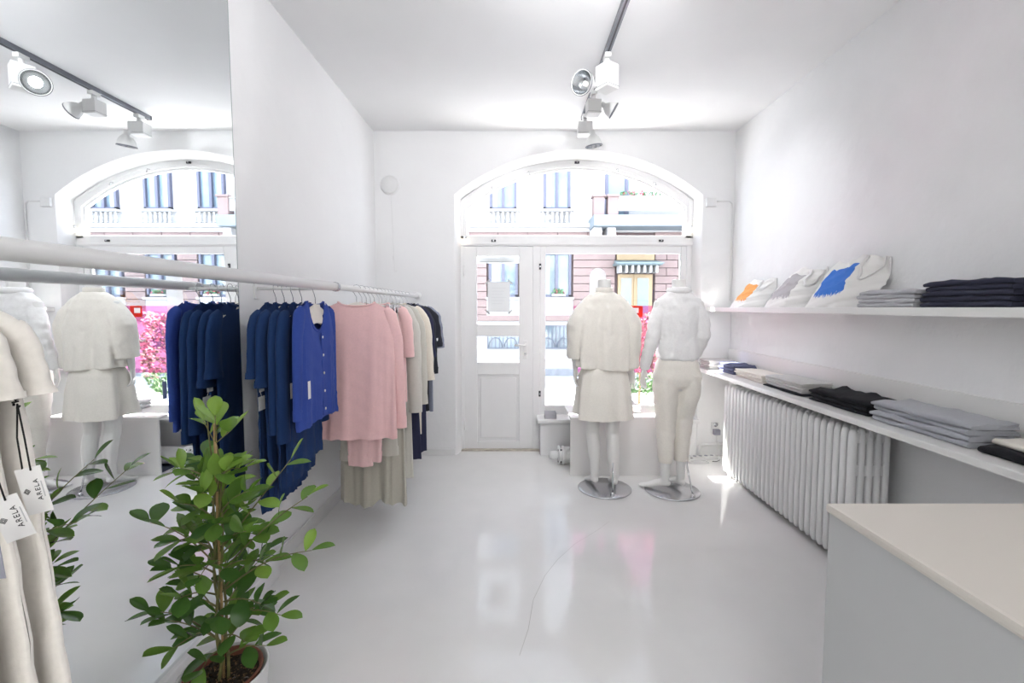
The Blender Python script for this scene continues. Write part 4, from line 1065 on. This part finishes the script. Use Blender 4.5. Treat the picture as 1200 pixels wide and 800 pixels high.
cloth_skin(tr2.build('trousers', c_creamw, t2), 0.008, 0.010, 0.09, 6)

# ------------------------------------------------------------------ folded clothes
def folded(name, label, cat, x0, y0, dx, ly, z, h, m, seed=0, group=None, yaw=0.0, tail=0.0, wav=0.004, layers=2):
    """one folded garment: front fold at x0, lying between y0 and y0+ly; layered at its open sides"""
    r_ = random.Random(seed)
    t = h
    prof = []
    rr = t / 2
    nA = 6
    prof.append((dx, 0.0)); prof.append((dx * 0.6, 0.0)); prof.append((rr, 0.0))
    for k in range(1, nA):
        a = -PI / 2 - PI * k / nA
        prof.append((rr + rr * math.cos(a), rr + rr * math.sin(a)))
    prof.append((rr, t)); prof.append((dx * 0.35, t * 1.04)); prof.append((dx * 0.7, t * 1.0)); prof.append((dx * (0.94 + 0.05 * r_.random()), t * 0.97))
    # slots between the layers at the open back
    for j in range(layers - 1, 0, -1):
        zc = t * j / layers
        prof += [(dx * 0.97, zc + t * 0.05), (dx * 0.55, zc + t * 0.02), (dx * 0.55, zc - t * 0.02), (dx * 0.985, zc - t * 0.05)]
    n = 12; rings = []
    for k in range(n + 1):
        v = k / n; e = min(v, 1 - v) / 0.12; e = min(1, e) ; hs = 0.80 + 0.20 * math.sin(e * PI / 2)
        fx = 0.006 * nz(v * 5, seed) + (0.006 * (1 - e))
        ring_ = []
        for (px, pz) in prof:
            f_ = px / dx
            zz = pz * hs * (1 + 0.10 * nz(v * 4 + f_ * 3, seed + 2)) + wav * max(0, pz / t) * nz(v * 7 + f_ * 6, seed + 5)
            zz = max(zz, 0.0) + tail * max(0, f_ - 0.55) ** 1.5 * pz / t
            ring_.append((px + fx * (1 - f_), lerp(0, ly, v) + 0.004 * nz(f_ * 6, seed + 9), zz))
        rings.append(ring_)
    mb = MB(); mb.loft(rings, True, True)
    # sharp side openings: seam lines on the end that faces the shop
    o = mb.build(name, m, None, (x0, y0, z), (0, 0, R(yaw)))
    md = o.modifiers.new('edges', 'EDGE_SPLIT'); md.split_angle = R(50)
    tag(o, label, cat, group)
    return o

f_ltgrey = cloth('light_grey_marl', (0.50, 0.50, 0.53))
f_ltgrey2 = cloth('stone_grey_marl', (0.58, 0.57, 0.56))
f_navy = cloth('dark_navy_marl', (0.040, 0.042, 0.068), sheen=0.04)
f_black = cloth('black_cotton', (0.018, 0.018, 0.022), sheen=0.04)
f_denim = cloth('slate_blue_cotton', (0.12, 0.13, 0.22), sheen=0.04)
f_grey = cloth('mid_grey_jersey', (0.40, 0.41, 0.45))
f_cream = cloth('ivory_cotton', (0.80, 0.75, 0.68))
f_white = cloth('white_cotton', (0.78, 0.78, 0.78))
ORD = ['bottom one', 'second from the bottom', 'third from the bottom', 'fourth from the bottom', 'fifth from the bottom', 'sixth from the bottom']
def stack(name, what, cat, x0, y0, dx, ly, z, h, n, m, seed, group, wav=0.004, tail=0.0, jit=0.006, yaw=0.0, top=None, shrink=0.0):
    r_ = random.Random(seed); zz = z
    for k in range(n):
        lab = what + ', ' + ('topmost of its stack' if k == n - 1 and n > 1 else ORD[k] + ' in its stack')
        hk = h * r_.uniform(0.92, 1.08)
        sh_ = shrink * k
        folded(name, lab, cat, x0 + r_.uniform(-jit, jit) + sh_, y0 + r_.uniform(-jit, jit) + sh_, dx + r_.uniform(-jit, 0) - sh_ * 1.2, ly + r_.uniform(-jit, jit) - sh_ * 1.5, zz, hk, top if (top and k == n - 1) else m, seed * 7 + k, group, yaw + r_.uniform(-1.2, 1.2), tail, wav)
        zz += hk * 0.97
US = 1.4005
stack('folded_sweater', 'light grey folded sweater on the upper shelf', 'sweater', 1.805, 2.07, 0.20, 0.34, US, 0.022, 4, f_ltgrey, 11, 'grey stack on the upper shelf')
stack('folded_sweater', 'dark navy folded sweater on the upper shelf', 'sweater', 1.805, 1.665, 0.20, 0.38, US, 0.024, 5, f_navy, 12, 'navy stack on the upper shelf', shrink=0.004)
stack('folded_sweater', 'white folded sweater on the upper shelf', 'sweater', 1.81, 1.24, 0.19, 0.38, US, 0.022, 4, f_white, 13, 'white stack on the upper shelf', top=f_ltgrey2)
LS = 0.8455
stack('folded_trousers', 'pale stone folded trousers in the shelf corner', 'trousers', 1.725, 4.02, 0.25, 0.21, LS, 0.017, 5, f_ltgrey2, 21, 'stone stack on the lower shelf')
stack('folded_trousers', 'slate blue folded trousers on the lower shelf', 'trousers', 1.79, 3.72, 0.20, 0.27, LS, 0.024, 3, f_denim, 22, 'slate blue stack on the lower shelf', wav=0.009)
stack('folded_trousers', 'ivory folded trousers on the lower shelf', 'trousers', 1.79, 3.27, 0.205, 0.40, LS, 0.016, 4, f_cream, 23, 'ivory stack on the lower shelf')
folded('folded_trousers', 'black folded trousers lying under the stone grey ones', 'trousers', 1.775, 2.80, 0.21, 0.43, LS, 0.014, f_black, 31)
stack('folded_trousers', 'stone grey folded trousers lying on a black pair', 'trousers', 1.785, 2.82, 0.21, 0.40, LS + 0.0138, 0.017, 4, f_ltgrey2, 24, 'stone grey stack on the lower shelf')
stack('folded_trousers', 'black rumpled folded trousers on the lower shelf', 'trousers', 1.775, 2.28, 0.215, 0.44, LS, 0.025, 3, f_black, 25, 'black stack on the lower shelf', wav=0.012, tail=0.03)
stack('folded_trousers', 'mid grey folded jersey trousers on the lower shelf', 'trousers', 1.78, 1.76, 0.21, 0.48, LS, 0.024, 4, f_grey, 26, 'mid grey stack on the lower shelf', wav=0.007)
folded('folded_trousers', 'black folded trousers at the counter end of the lower shelf', 'trousers', 1.775, 1.30, 0.21, 0.42, LS, 0.032, f_black, 41)
folded('folded_trousers', 'cream folded trousers lying on black ones at the counter end', 'trousers', 1.83, 1.32, 0.16, 0.40, LS + 0.0315, 0.024, f_cream, 42)
stack('folded_shirt', 'pale grey folded shirt on the window display box', 'shirt', 0.85, 3.86, 0.24, 0.28, 0.4905, 0.017, 4, f_white, 27, 'shirts on the display box', wav=0.006)

# ------------------------------------------------------------------ tote bags with a brushed colour patch
def tote_mat(name, col):
    m = bpy.data.materials.new(name); m.use_nodes = True; t = m.node_tree; b = t.nodes['Principled BSDF']
    b.inputs['Roughness'].default_value = 0.9
    uv = t.nodes.new('ShaderNodeUVMap'); sp = t.nodes.new('ShaderNodeSeparateXYZ'); t.links.new(uv.outputs[0], sp.inputs[0])
    n = t.nodes.new('ShaderNodeTexNoise'); n.inputs['Scale'].default_value = 1.0; n.inputs['Detail'].default_value = 3
    mp = t.nodes.new('ShaderNodeMapping'); mp.inputs['Scale'].default_value = (55, 2.2, 1); t.links.new(uv.outputs[0], mp.inputs[0]); t.links.new(mp.outputs[0], n.inputs['Vector'])
    def M(op, a, b_):
        q = t.nodes.new('ShaderNodeMath'); q.operation = op
        for i, v in enumerate((a, b_)):
            if isinstance(v, (int, float)): q.inputs[i].default_value = v
            else: t.links.new(v, q.inputs[i])
        return q.outputs[0]
    U, V = sp.outputs[0], sp.outputs[1]
    lo = M('ADD', 0.08, M('MULTIPLY', n.outputs['Fac'], 0.34))
    a = M('MULTIPLY', M('GREATER_THAN', U, 0.09), M('LESS_THAN', U, 0.68))
    mask = M('MULTIPLY', M('MULTIPLY', a, M('LESS_THAN', V, 0.84)), M('GREATER_THAN', V, lo))
    mx = t.nodes.new('ShaderNodeMix'); mx.data_type = 'RGBA'
    mx.inputs[6].default_value = (0.90, 0.89, 0.87, 1); mx.inputs[7].default_value = (*col, 1)
    t.links.new(mask, mx.inputs[0]); t.links.new(mx.outputs[2], b.inputs['Base Color'])
    return m
def tote(label, y_far, width, hgt, col, name, seed):
    """stands on the shelf, leans back on the wall; u runs from the far end towards the camera"""
    th = 0.07
    t = thing('tote_bag', label, 'bag', (1.80, y_far, US))
    def face(sgn):
        def fn(u, v):
            bulge = math.sin(PI * u) ** 0.5 * math.sin(PI * min(1, v * 0.9 + 0.08)) ** 0.6
            lean = 0.155 * v ** 1.1
            crump = 0.016 * nz(u * 6 + v * 4, seed) * v + 0.010 * nz(v * 13 - u * 5, seed + 4) * (0.3 + u)
            x = 0.020 + lean + (sgn * (th / 2) * bulge + crump) * (1 if sgn < 0 else 0.6)
            # near part of the bag turns round towards the wall
            if u > 0.66: x += 0.42 * (u - 0.66) ** 1.35 * (1 if sgn < 0 else 1)
            x = min(x, 0.212 + 0.004 * sgn)
            x = max(x, 0.0)
            yy = -width * (u - 0.10 * (u > 0.66) * (u - 0.66))
            yy -= 0.06 * (v - 0.0) * (1 - u) * 1.0
            zt = hgt * (0.93 + 0.07 * nz(u * 5, seed + 7)) * (1 - 0.10 * max(0, 0.35 - u))
            return (x, yy, zt * v)
        return fn
    nu, nv = 36, 26
    for nm, sg in (('front_panel', -1), ('back_panel', 1)):
        mb = MB(); mb.grid(face(sg), nu, nv)
        o = mb.build(nm, tote_mat(name + '_' + nm, col) if sg < 0 else c_white, t, fix=False)
        uvl = o.data.uv_layers.new(name='UVMap')
        vv = [(i / nu, j / nv) for j in range(nv + 1) for i in range(nu + 1)]
        for l in o.data.loops: uvl.data[l.index].uv = vv[l.vertex_index]
    # side and bottom gussets close the bag
    f0, f1 = face(-1), face(1)
    MB().grid(lambda a, v: Vector(f0(0, v)).lerp(Vector(f1(0, v)), a), 2, 20).grid(lambda a, v: Vector(f0(1, v)).lerp(Vector(f1(1, v)), a), 2, 20).build('side_gusset', c_white, t, fix=False)
    # carrying strap flopped over the front
    st = MB(); P = []
    for k in range(15):
        a = k / 14; u = lerp(0.70, 0.95, a); v = 0.98 - 0.42 * math.sin(PI * a)
        q = Vector(f0(u, v)); P.append(q + Vector((-0.010, -0.004, 0)))
    st.tube(P, 0.011, 6, rb=0.0025, side=(0, 0, 1)); st.build('strap', c_white, t)
    return t
tote('white tote bag with an orange painted patch', 3.86, 0.36, 0.235, (0.92, 0.42, 0.14), 'orange_tote', 1.0)
tote('white tote bag with a grey painted patch', 3.33, 0.40, 0.275, (0.50, 0.48, 0.50), 'grey_tote', 2.4)
tote('white tote bag with a bright blue painted patch', 2.86, 0.42, 0.30, (0.06, 0.22, 0.72), 'blue_tote', 3.9)

# ------------------------------------------------------------------ potted plant
def leaf_mat(name, col, tcol):
    m = bpy.data.materials.new(name); m.use_nodes = True; t = m.node_tree; b = t.nodes['Principled BSDF']
    b.inputs['Roughness'].default_value = 0.24; b.inputs['Specular IOR Level'].default_value = 0.5
    tc = t.nodes.new('ShaderNodeTexCoord'); n = t.nodes.new('ShaderNodeTexNoise'); n.inputs['Scale'].default_value = 30
    t.links.new(tc.outputs['Object'], n.inputs['Vector'])
    rp = t.nodes.new('ShaderNodeValToRGB'); rp.color_ramp.elements[0].color = (*[c_ * 0.75 for c_ in col], 1); rp.color_ramp.elements[1].color = (*[min(1, c_ * 1.2) for c_ in col], 1)
    t.links.new(n.outputs['Fac'], rp.inputs[0]); t.links.new(rp.outputs[0], b.inputs['Base Color'])
    tl = t.nodes.new('ShaderNodeBsdfTranslucent'); tl.inputs['Color'].default_value = (*tcol, 1)
    mx = t.nodes.new('ShaderNodeMixShader'); mx.inputs[0].default_value = 0.28
    out = t.nodes['Material Output']
    t.links.new(b.outputs[0], mx.inputs[1]); t.links.new(tl.outputs[0], mx.inputs[2]); t.links.new(mx.outputs[0], out.inputs['Surface'])
    return m
lm = [leaf_mat('dark_green_leaf', (0.058, 0.138, 0.036), (0.16, 0.33, 0.05)), leaf_mat('green_leaf', (0.115, 0.235, 0.048), (0.28, 0.48, 0.06)), leaf_mat('fresh_green_leaf', (0.24, 0.41, 0.08), (0.42, 0.62, 0.08))]
def leaf_mesh(L, Wd, bend, fold, m):
    mb = MB()
    def fn(a, v):
        s_ = (a - 0.5) * 2
        w = Wd * (math.sin(PI * min(1, v ** 1.05)) ** 0.65) * (0.62 + 0.5 * v) if 0 < v < 1 else 0.0
        y = L * v
        z = -bend * L * v * v + fold * abs(s_) * w
        return (s_ * w, y, z)
    mb.grid(fn, 4, 8)
    return mb.mesh('leaf', m)
LEAF = [[leaf_mesh(0.080, 0.0265, b_, f_, m_) for (b_, f_) in ((0.10, 0.25), (0.35, 0.12), (-0.08, 0.35))] for m_ in lm]
pt = thing('potted_ficus', 'bushy green ficus with bamboo cane in a white pot', 'plant', (-0.908, 1.352, 0))
m_pot = mat('white_pot_glaze', (0.80, 0.80, 0.81), 0.3, var=0.01, vscale=6)
MB().lathe([(0.0, 0.002), (0.095, 0.0), (0.105, 0.01), (0.124, 0.262), (0.126, 0.270), (0.123, 0.274), (0.119, 0.270), (0.114, 0.23), (0, 0.21)], 40).build('outer_pot', m_pot, pt)
MB().lathe([(0.098, 0.225), (0.106, 0.262), (0.110, 0.264), (0.109, 0.270), (0.102, 0.270), (0.097, 0.25), (0.094, 0.225)], 36).build('inner_pot', mat('terracotta_plastic', (0.22, 0.075, 0.045), 0.5, var=0.1), pt)
def soil(a, v):
    r = 0.099 * v; z = 0.246 + 0.004 * nz(a * 40 * v + v * 9, 1) + 0.003 * math.sin(a * 90 + v * 60)
    return (r * math.cos(2 * PI * a), r * math.sin(2 * PI * a), z)
so = MB().grid(soil, 48, 12).build('soil', mat('dark_soil', (0.035, 0.024, 0.016), 0.95, bump=1.0, bscale=120, var=0.5, vscale=90), pt, fix=False)
r_ = random.Random(9)
gm_ = MB()
for k in range(260):
    a = r_.uniform(0, 2 * PI); rr = 0.093 * math.sqrt(r_.random()); s_ = r_.uniform(0.002, 0.0055); c_ = Vector((rr * math.cos(a), rr * math.sin(a), 0.250 + r_.uniform(0, 0.003)))
    vs = [c_ + Vector((r_.uniform(-1, 1), r_.uniform(-1, 1), r_.uniform(-0.6, 0.8))).normalized() * s_ for _ in range(4)]
    gm_.add(vs, [(0, 1, 2), (0, 3, 1), (0, 2, 3), (1, 3, 2)])
o = gm_.build('bark_chips', mat('bark_chip', (0.22, 0.13, 0.07), 0.9, var=0.5, vscale=60), pt); o['kind'] = 'stuff'
m_cane = mat('bamboo_cane', (0.45, 0.30, 0.13), 0.5, var=0.15, vscale=20, stretch=(1, 1, 6))
MB().tube([(0, 0, 0.22), (0.003, 0, 0.5), (0.0, 0.002, 0.75), (0.004, 0, 1.05)], 0.0042, 8).build('bamboo_cane', m_cane, pt)
m_stem = mat('green_brown_stem', (0.18, 0.17, 0.06), 0.6, var=0.25, vscale=30)
nleaf = 0
def put_leaf(pos, d, up, sc, kind):
    global nleaf
    if nleaf >= 298: return
    d = Vector(d).normalized(); up = Vector(up); x = d.cross(up)
    x = x.normalized() if x.length > 1e-4 else Vector((1, 0, 0))
    z = x.cross(d)
    Mx = Matrix((x, d, z)).transposed().to_4x4()
    o = link('leaf', LEAF[kind][r_.randrange(3)], pt)
    o.matrix_local = Matrix.Translation(pos) @ Mx @ Matrix.Diagonal((sc, sc, sc, 1))
    nleaf += 1
def branch(p0, p1, sag, nl, r0=0.003, kinds=(0, 0, 1), sc=(0.8, 1.15), tipkind=None, seed=None):
    p0 = Vector(p0); p1 = Vector(p1); P = []
    for k in range(9):
        t = k / 8; P.append(p0.lerp(p1, t) + Vector((0, 0, sag * math.sin(PI * t))))
    mb = MB(); mb.tube(P, [lerp(r0, 0.0011, k / 8) for k in range(9)], 6); mb.build('stem', m_stem, pt)
    ax = (p1 - p0).normalized()
    for k in range(nl):
        t = lerp(0.22, 1.0, (k + 0.5) / nl); q = t * 8; j = min(int(q), 7); pos = P[j].lerp(P[j + 1], q - j)
        an = k * 2.4 + r_.uniform(-0.5, 0.5)
        o1 = ax.orthogonal().normalized(); o2 = ax.cross(o1)
        out = o1 * math.cos(an) + o2 * math.sin(an)
        d = out * 0.85 + ax * 0.6 + Vector((0, 0, 0.12))
        put_leaf(pos, d, Vector((r_.uniform(-.3, .3), r_.uniform(-.3, .3), 1)) + out * 0.1 if abs(d.normalized().z) < 0.85 else out, r_.uniform(*sc), r_.choice(kinds))
    put_leaf(P[-1], ax + Vector((0, 0, 0.1)), (0, 0, 1), r_.uniform(*sc) * 0.95, tipkind if tipkind is not None else r_.choice(kinds))
# main climbing stems wound round the cane
for s_ in range(3):
    pts = []
    for k in range(25):
        z = lerp(0.24, [0.98, 1.06, 0.90][s_], k / 24); a = k * 0.33 + s_ * 2.1
        pts.append((0.014 * math.cos(a), 0.014 * math.sin(a), z))
    MB().tube(pts, [lerp(0.0055, 0.002, k / 24) for k in range(25)], 6).build('stem', m_stem, pt)
# long wayward shoots, then side shoots all round, then the crown
branch((0, 0, 0.36), (-0.205, -0.02, 0.475), 0.03, 6, 0.003, kinds=(0, 0, 1), sc=(0.85, 1.1))
branch((0, 0, 0.60), (-0.225, 0.02, 0.735), 0.03, 5, 0.003, kinds=(0, 1), sc=(0.85, 1.1))
branch((0, 0, 0.52), (0.275, 0.02, 0.645), 0.03, 6, 0.003, kinds=(1, 1, 2), sc=(0.85, 1.0))
branch((0, 0, 0.58), (0.25, 0.06, 0.80), 0.02, 6, 0.003, kinds=(1, 1, 2), sc=(0.85, 1.0))
branch((0, 0, 0.65), (0.20, 0.06, 0.92), 0.0, 6, 0.003, kinds=(1, 2, 2), sc=(0.85, 1.0))
branch((0, 0, 0.42), (0.20, -0.03, 0.47), 0.03, 6, 0.003, kinds=(0, 1), sc=(0.85, 1.0))
branch((0, 0, 0.50), (-0.23, 0.215, 0.84), 0.02, 9, 0.003, kinds=(0, 0, 1), sc=(0.9, 1.15))
branch((0, 0, 0.62), (-0.14, 0.18, 0.88), 0.02, 5, 0.003, kinds=(0, 1), sc=(0.85, 1.1))
for k, (dx, dy, dz) in enumerate(((-0.03, 0.0, 0.03), (0.02, -0.02, 0.05), (0.05, 0.01, 0.0), (-0.01, 0.04, 0.02))):
    branch((0.004, 0, 0.99), (dx, dy, 1.03 + dz), 0.0, 2, 0.002, kinds=(2, 1, 2), sc=(0.85, 1.05), tipkind=2)
for k in range(44):
    z0 = lerp(0.32, 0.90, (k / 43) ** 1.0); a = k * 2.399
    Ls = lerp(0.19, 0.08, (z0 - 0.32) / 0.61) * r_.uniform(0.55, 1.1)
    kd = (0, 0, 1) if z0 < 0.55 else ((0, 1, 1) if z0 < 0.75 else (1, 1, 2))
    branch((0.012 * math.cos(a), 0.012 * math.sin(a), z0), (Ls * math.cos(a), Ls * math.sin(a), z0 + r_.uniform(0.01, 0.08)), 0.012, 4, kinds=kd, sc=(0.75, 1.1))

# ------------------------------------------------------------------ small fixtures on the back wall
t = thing('wall_vent', 'round white vent cover high on the back wall', 'vent', (-1.142, YB, 2.516))
MB().lathe([(0.0, 0), (0.088, 0), (0.088, 0.006), (0.078, 0.010)], 36, axis=(0, -1, 0)).build('mounting_ring', m_wall, t)
MB().lathe([(0.078, 0.006), (0.080, 0.022), (0.074, 0.030), (0.0, 0.034)], 36, axis=(0, -1, 0)).build('cover_disc', m_plastic, t)
c_ = MB(); c_.tube([(-1.13, YB - 0.012, 2.43), (-1.125, YB - 0.006, 2.2), (-1.118, YB - 0.006, 1.95), (-1.112, YB - 0.006, 1.80), (-1.105, YB - 0.01, 1.73), (-1.085, YB - 0.012, 1.74)], 0.0022, 6)
c_.tube([(-1.118, YB - 0.006, 1.86), (-1.128, YB - 0.01, 1.87), (-1.12, YB - 0.01, 1.84)], 0.0022, 6)
tag(c_.build('pull_cord', m_plastic), 'thin white pull cord hanging below the round vent', 'cord')
t = thing('junction_box', 'small white junction box with conduit beside the arched window', 'junction box', (1.80, YB, 2.36))
MB().box(-0.045, 0.045, -0.028, 0, -0.04, 0.04, 0.004).build('box', m_plastic, t)
MB().tube([(0.045, -0.012, 0.01), (0.17, -0.012, 0.012), (0.195, -0.012, -0.01), (0.20, -0.012, -0.06), (0.20, -0.012, -0.9)], 0.006, 8).build('conduit', m_plastic, t)
t = thing('wall_socket', 'white wall socket with dark plugged adapter beside the radiator', 'socket', (1.90, YB, 0.26))
MB().box(-0.04, 0.04, -0.012, 0, -0.06, 0.06, 0.004).build('plate', m_plastic, t)
MB().lathe([(0.0, 0.012), (0.02, 0.012), (0.02, 0.016), (0, 0.016)], 16, (0, 0, 0.035), (0, -1, 0)).build('outlet', m_steel, t)
MB().box(-0.03, 0.03, -0.055, -0.012, -0.055, -0.005, 0.005).build('adapter', m_greycard, t)
MB().tube([(0, -0.04, -0.055), (0.0, -0.045, -0.11), (0.02, -0.05, -0.17), (0.03, -0.06, -0.235), (-0.02, -0.10, -0.254), (-0.10, -0.09, -0.255), (-0.16, -0.12, -0.255)], 0.0035, 6).build('flex', m_plastic, t)
o = MB(); o.tube([(1.745, YB - 0.03, 0.10), (1.80, YB - 0.03, 0.11), (2.02, YB - 0.03, 0.115)], 0.016, 10); o.tube([(1.745, YB - 0.03, 0.10), (1.735, YB - 0.03, 0.06), (1.735, YB - 0.03, 0.0)], 0.018, 10)
tag(o.build('heating_pipe', m_rad), 'white heating pipe low along the back wall', 'pipe')
t = thing('power_strip', 'white power strip on the floor below the heating pipe', 'power strip', (1.74, 4.12, 0.0), R(8))
MB().box(-0.12, 0.12, -0.022, 0.022, 0, 0.035, 0.006).build('strip_body', m_plastic, t)
for k in range(4): MB().lathe([(0, 0.035), (0.016, 0.035), (0.016, 0.0365), (0.0, 0.0365)], 12, (-0.085 + 0.056 * k, 0, 0)).build('outlet', m_greycard, t)
MB().tube([(0.12, 0, 0.015), (0.16, 0.02, 0.006), (0.20, 0.0, 0.006)], 0.004, 6).build('flex', m_plastic, t)
t = MB()
for k in range(3):
    t.tube([(1.66 + 0.10 * math.cos(a * 0.4) * (1 - 0.15 * k), 4.03 + 0.035 * math.sin(a * 0.4), 0.004 + 0.008 * k) for a in range(17)], 0.0035, 6)
tag(t.build('coiled_cable', m_plastic), 'coil of white cable lying on the floor by the power strip', 'cable')
t = thing('plug_transformer', 'pale plug transformer lying by the radiator foot', 'adapter', (1.90, 4.06, 0), R(20))
MB().box(-0.04, 0.04, -0.03, 0.03, 0, 0.045, 0.008).build('case', m_plastic, t)
MB().tube([(-0.04, 0, 0.02), (-0.07, 0.01, 0.006), (-0.1, 0.03, 0.005)], 0.003, 6).build('flex', m_dark, t)

# window bulbs and their wire
wl = thing('string_light', 'thin cord of small bulbs strung round the arched window', 'string light', (0.6, YW0 - 0.02, 2.05))
q = arch_path(-0.47, 1.66, 2.42, 2.735, 0)
P = [(-0.485 - 0.6, 0, 0.05)] + [(v[0] - 0.6, 0.004 * math.sin(i), v[2] - 2.05 + 0.012 * math.sin(i * 1.9)) for i, v in enumerate(q[1:-1])] + [(1.682 - 0.6, 0, 0.13), (1.682 - 0.6, 0, -0.3)]
MB().tube(P, 0.002, 5).build('cord', m_plastic, wl)
for (bx, bz) in ((-0.475, 2.06), (1.672, 2.16)):
    b = MB().lathe([(0, -0.02), (0.010, -0.02), (0.010, 0.012), (0, 0.012)], 12, (bx - 0.6, -0.02, bz - 2.05)).build('bulb_holder', m_steel, wl)
    MB().lathe([(0, -0.035), (0.012, -0.03), (0.018, -0.014), (0.012, 0.0), (0, 0.004)], 14, (bx - 0.6, -0.02, bz - 2.05 - 0.018)).build('bulb', mat('lit_bulb', (1, 0.95, 0.85), 0.4, emit=(1, 0.85, 0.6), estr=3), b)

# paper notice taped to the door glass
t = thing('paper_notice', 'white paper notice taped to the door glass', 'notice', (-0.152, DY0 + 0.019, 1.335))
MB().box(-0.108, 0.108, -0.001, 0.0, 0.02, 0.31).build('sheet', m_paper, t)
for (tx, tz, s_) in ((-0.11, 0.31, 1), (0.11, 0.31, -1), (-0.11, 0.02, -1), (0.11, 0.02, 1)):
    MB().box(-0.03, 0.03, -0.002, -0.001, -0.008, 0.008).build('tape_strip', mat('grey_tape', (0.45, 0.45, 0.45), 0.5, var=0.05), t, (tx, 0, tz), (0, R(-45 * s_), 0))
for k in range(6):
    MB().box(-0.07, 0.07 - 0.02 * (k % 3), -0.0014, -0.001, 0.25 - 0.03 * k, 0.2515 - 0.03 * k).build('print_line', mat('faint_print', (0.65, 0.65, 0.66), 0.7, var=0.02), t)
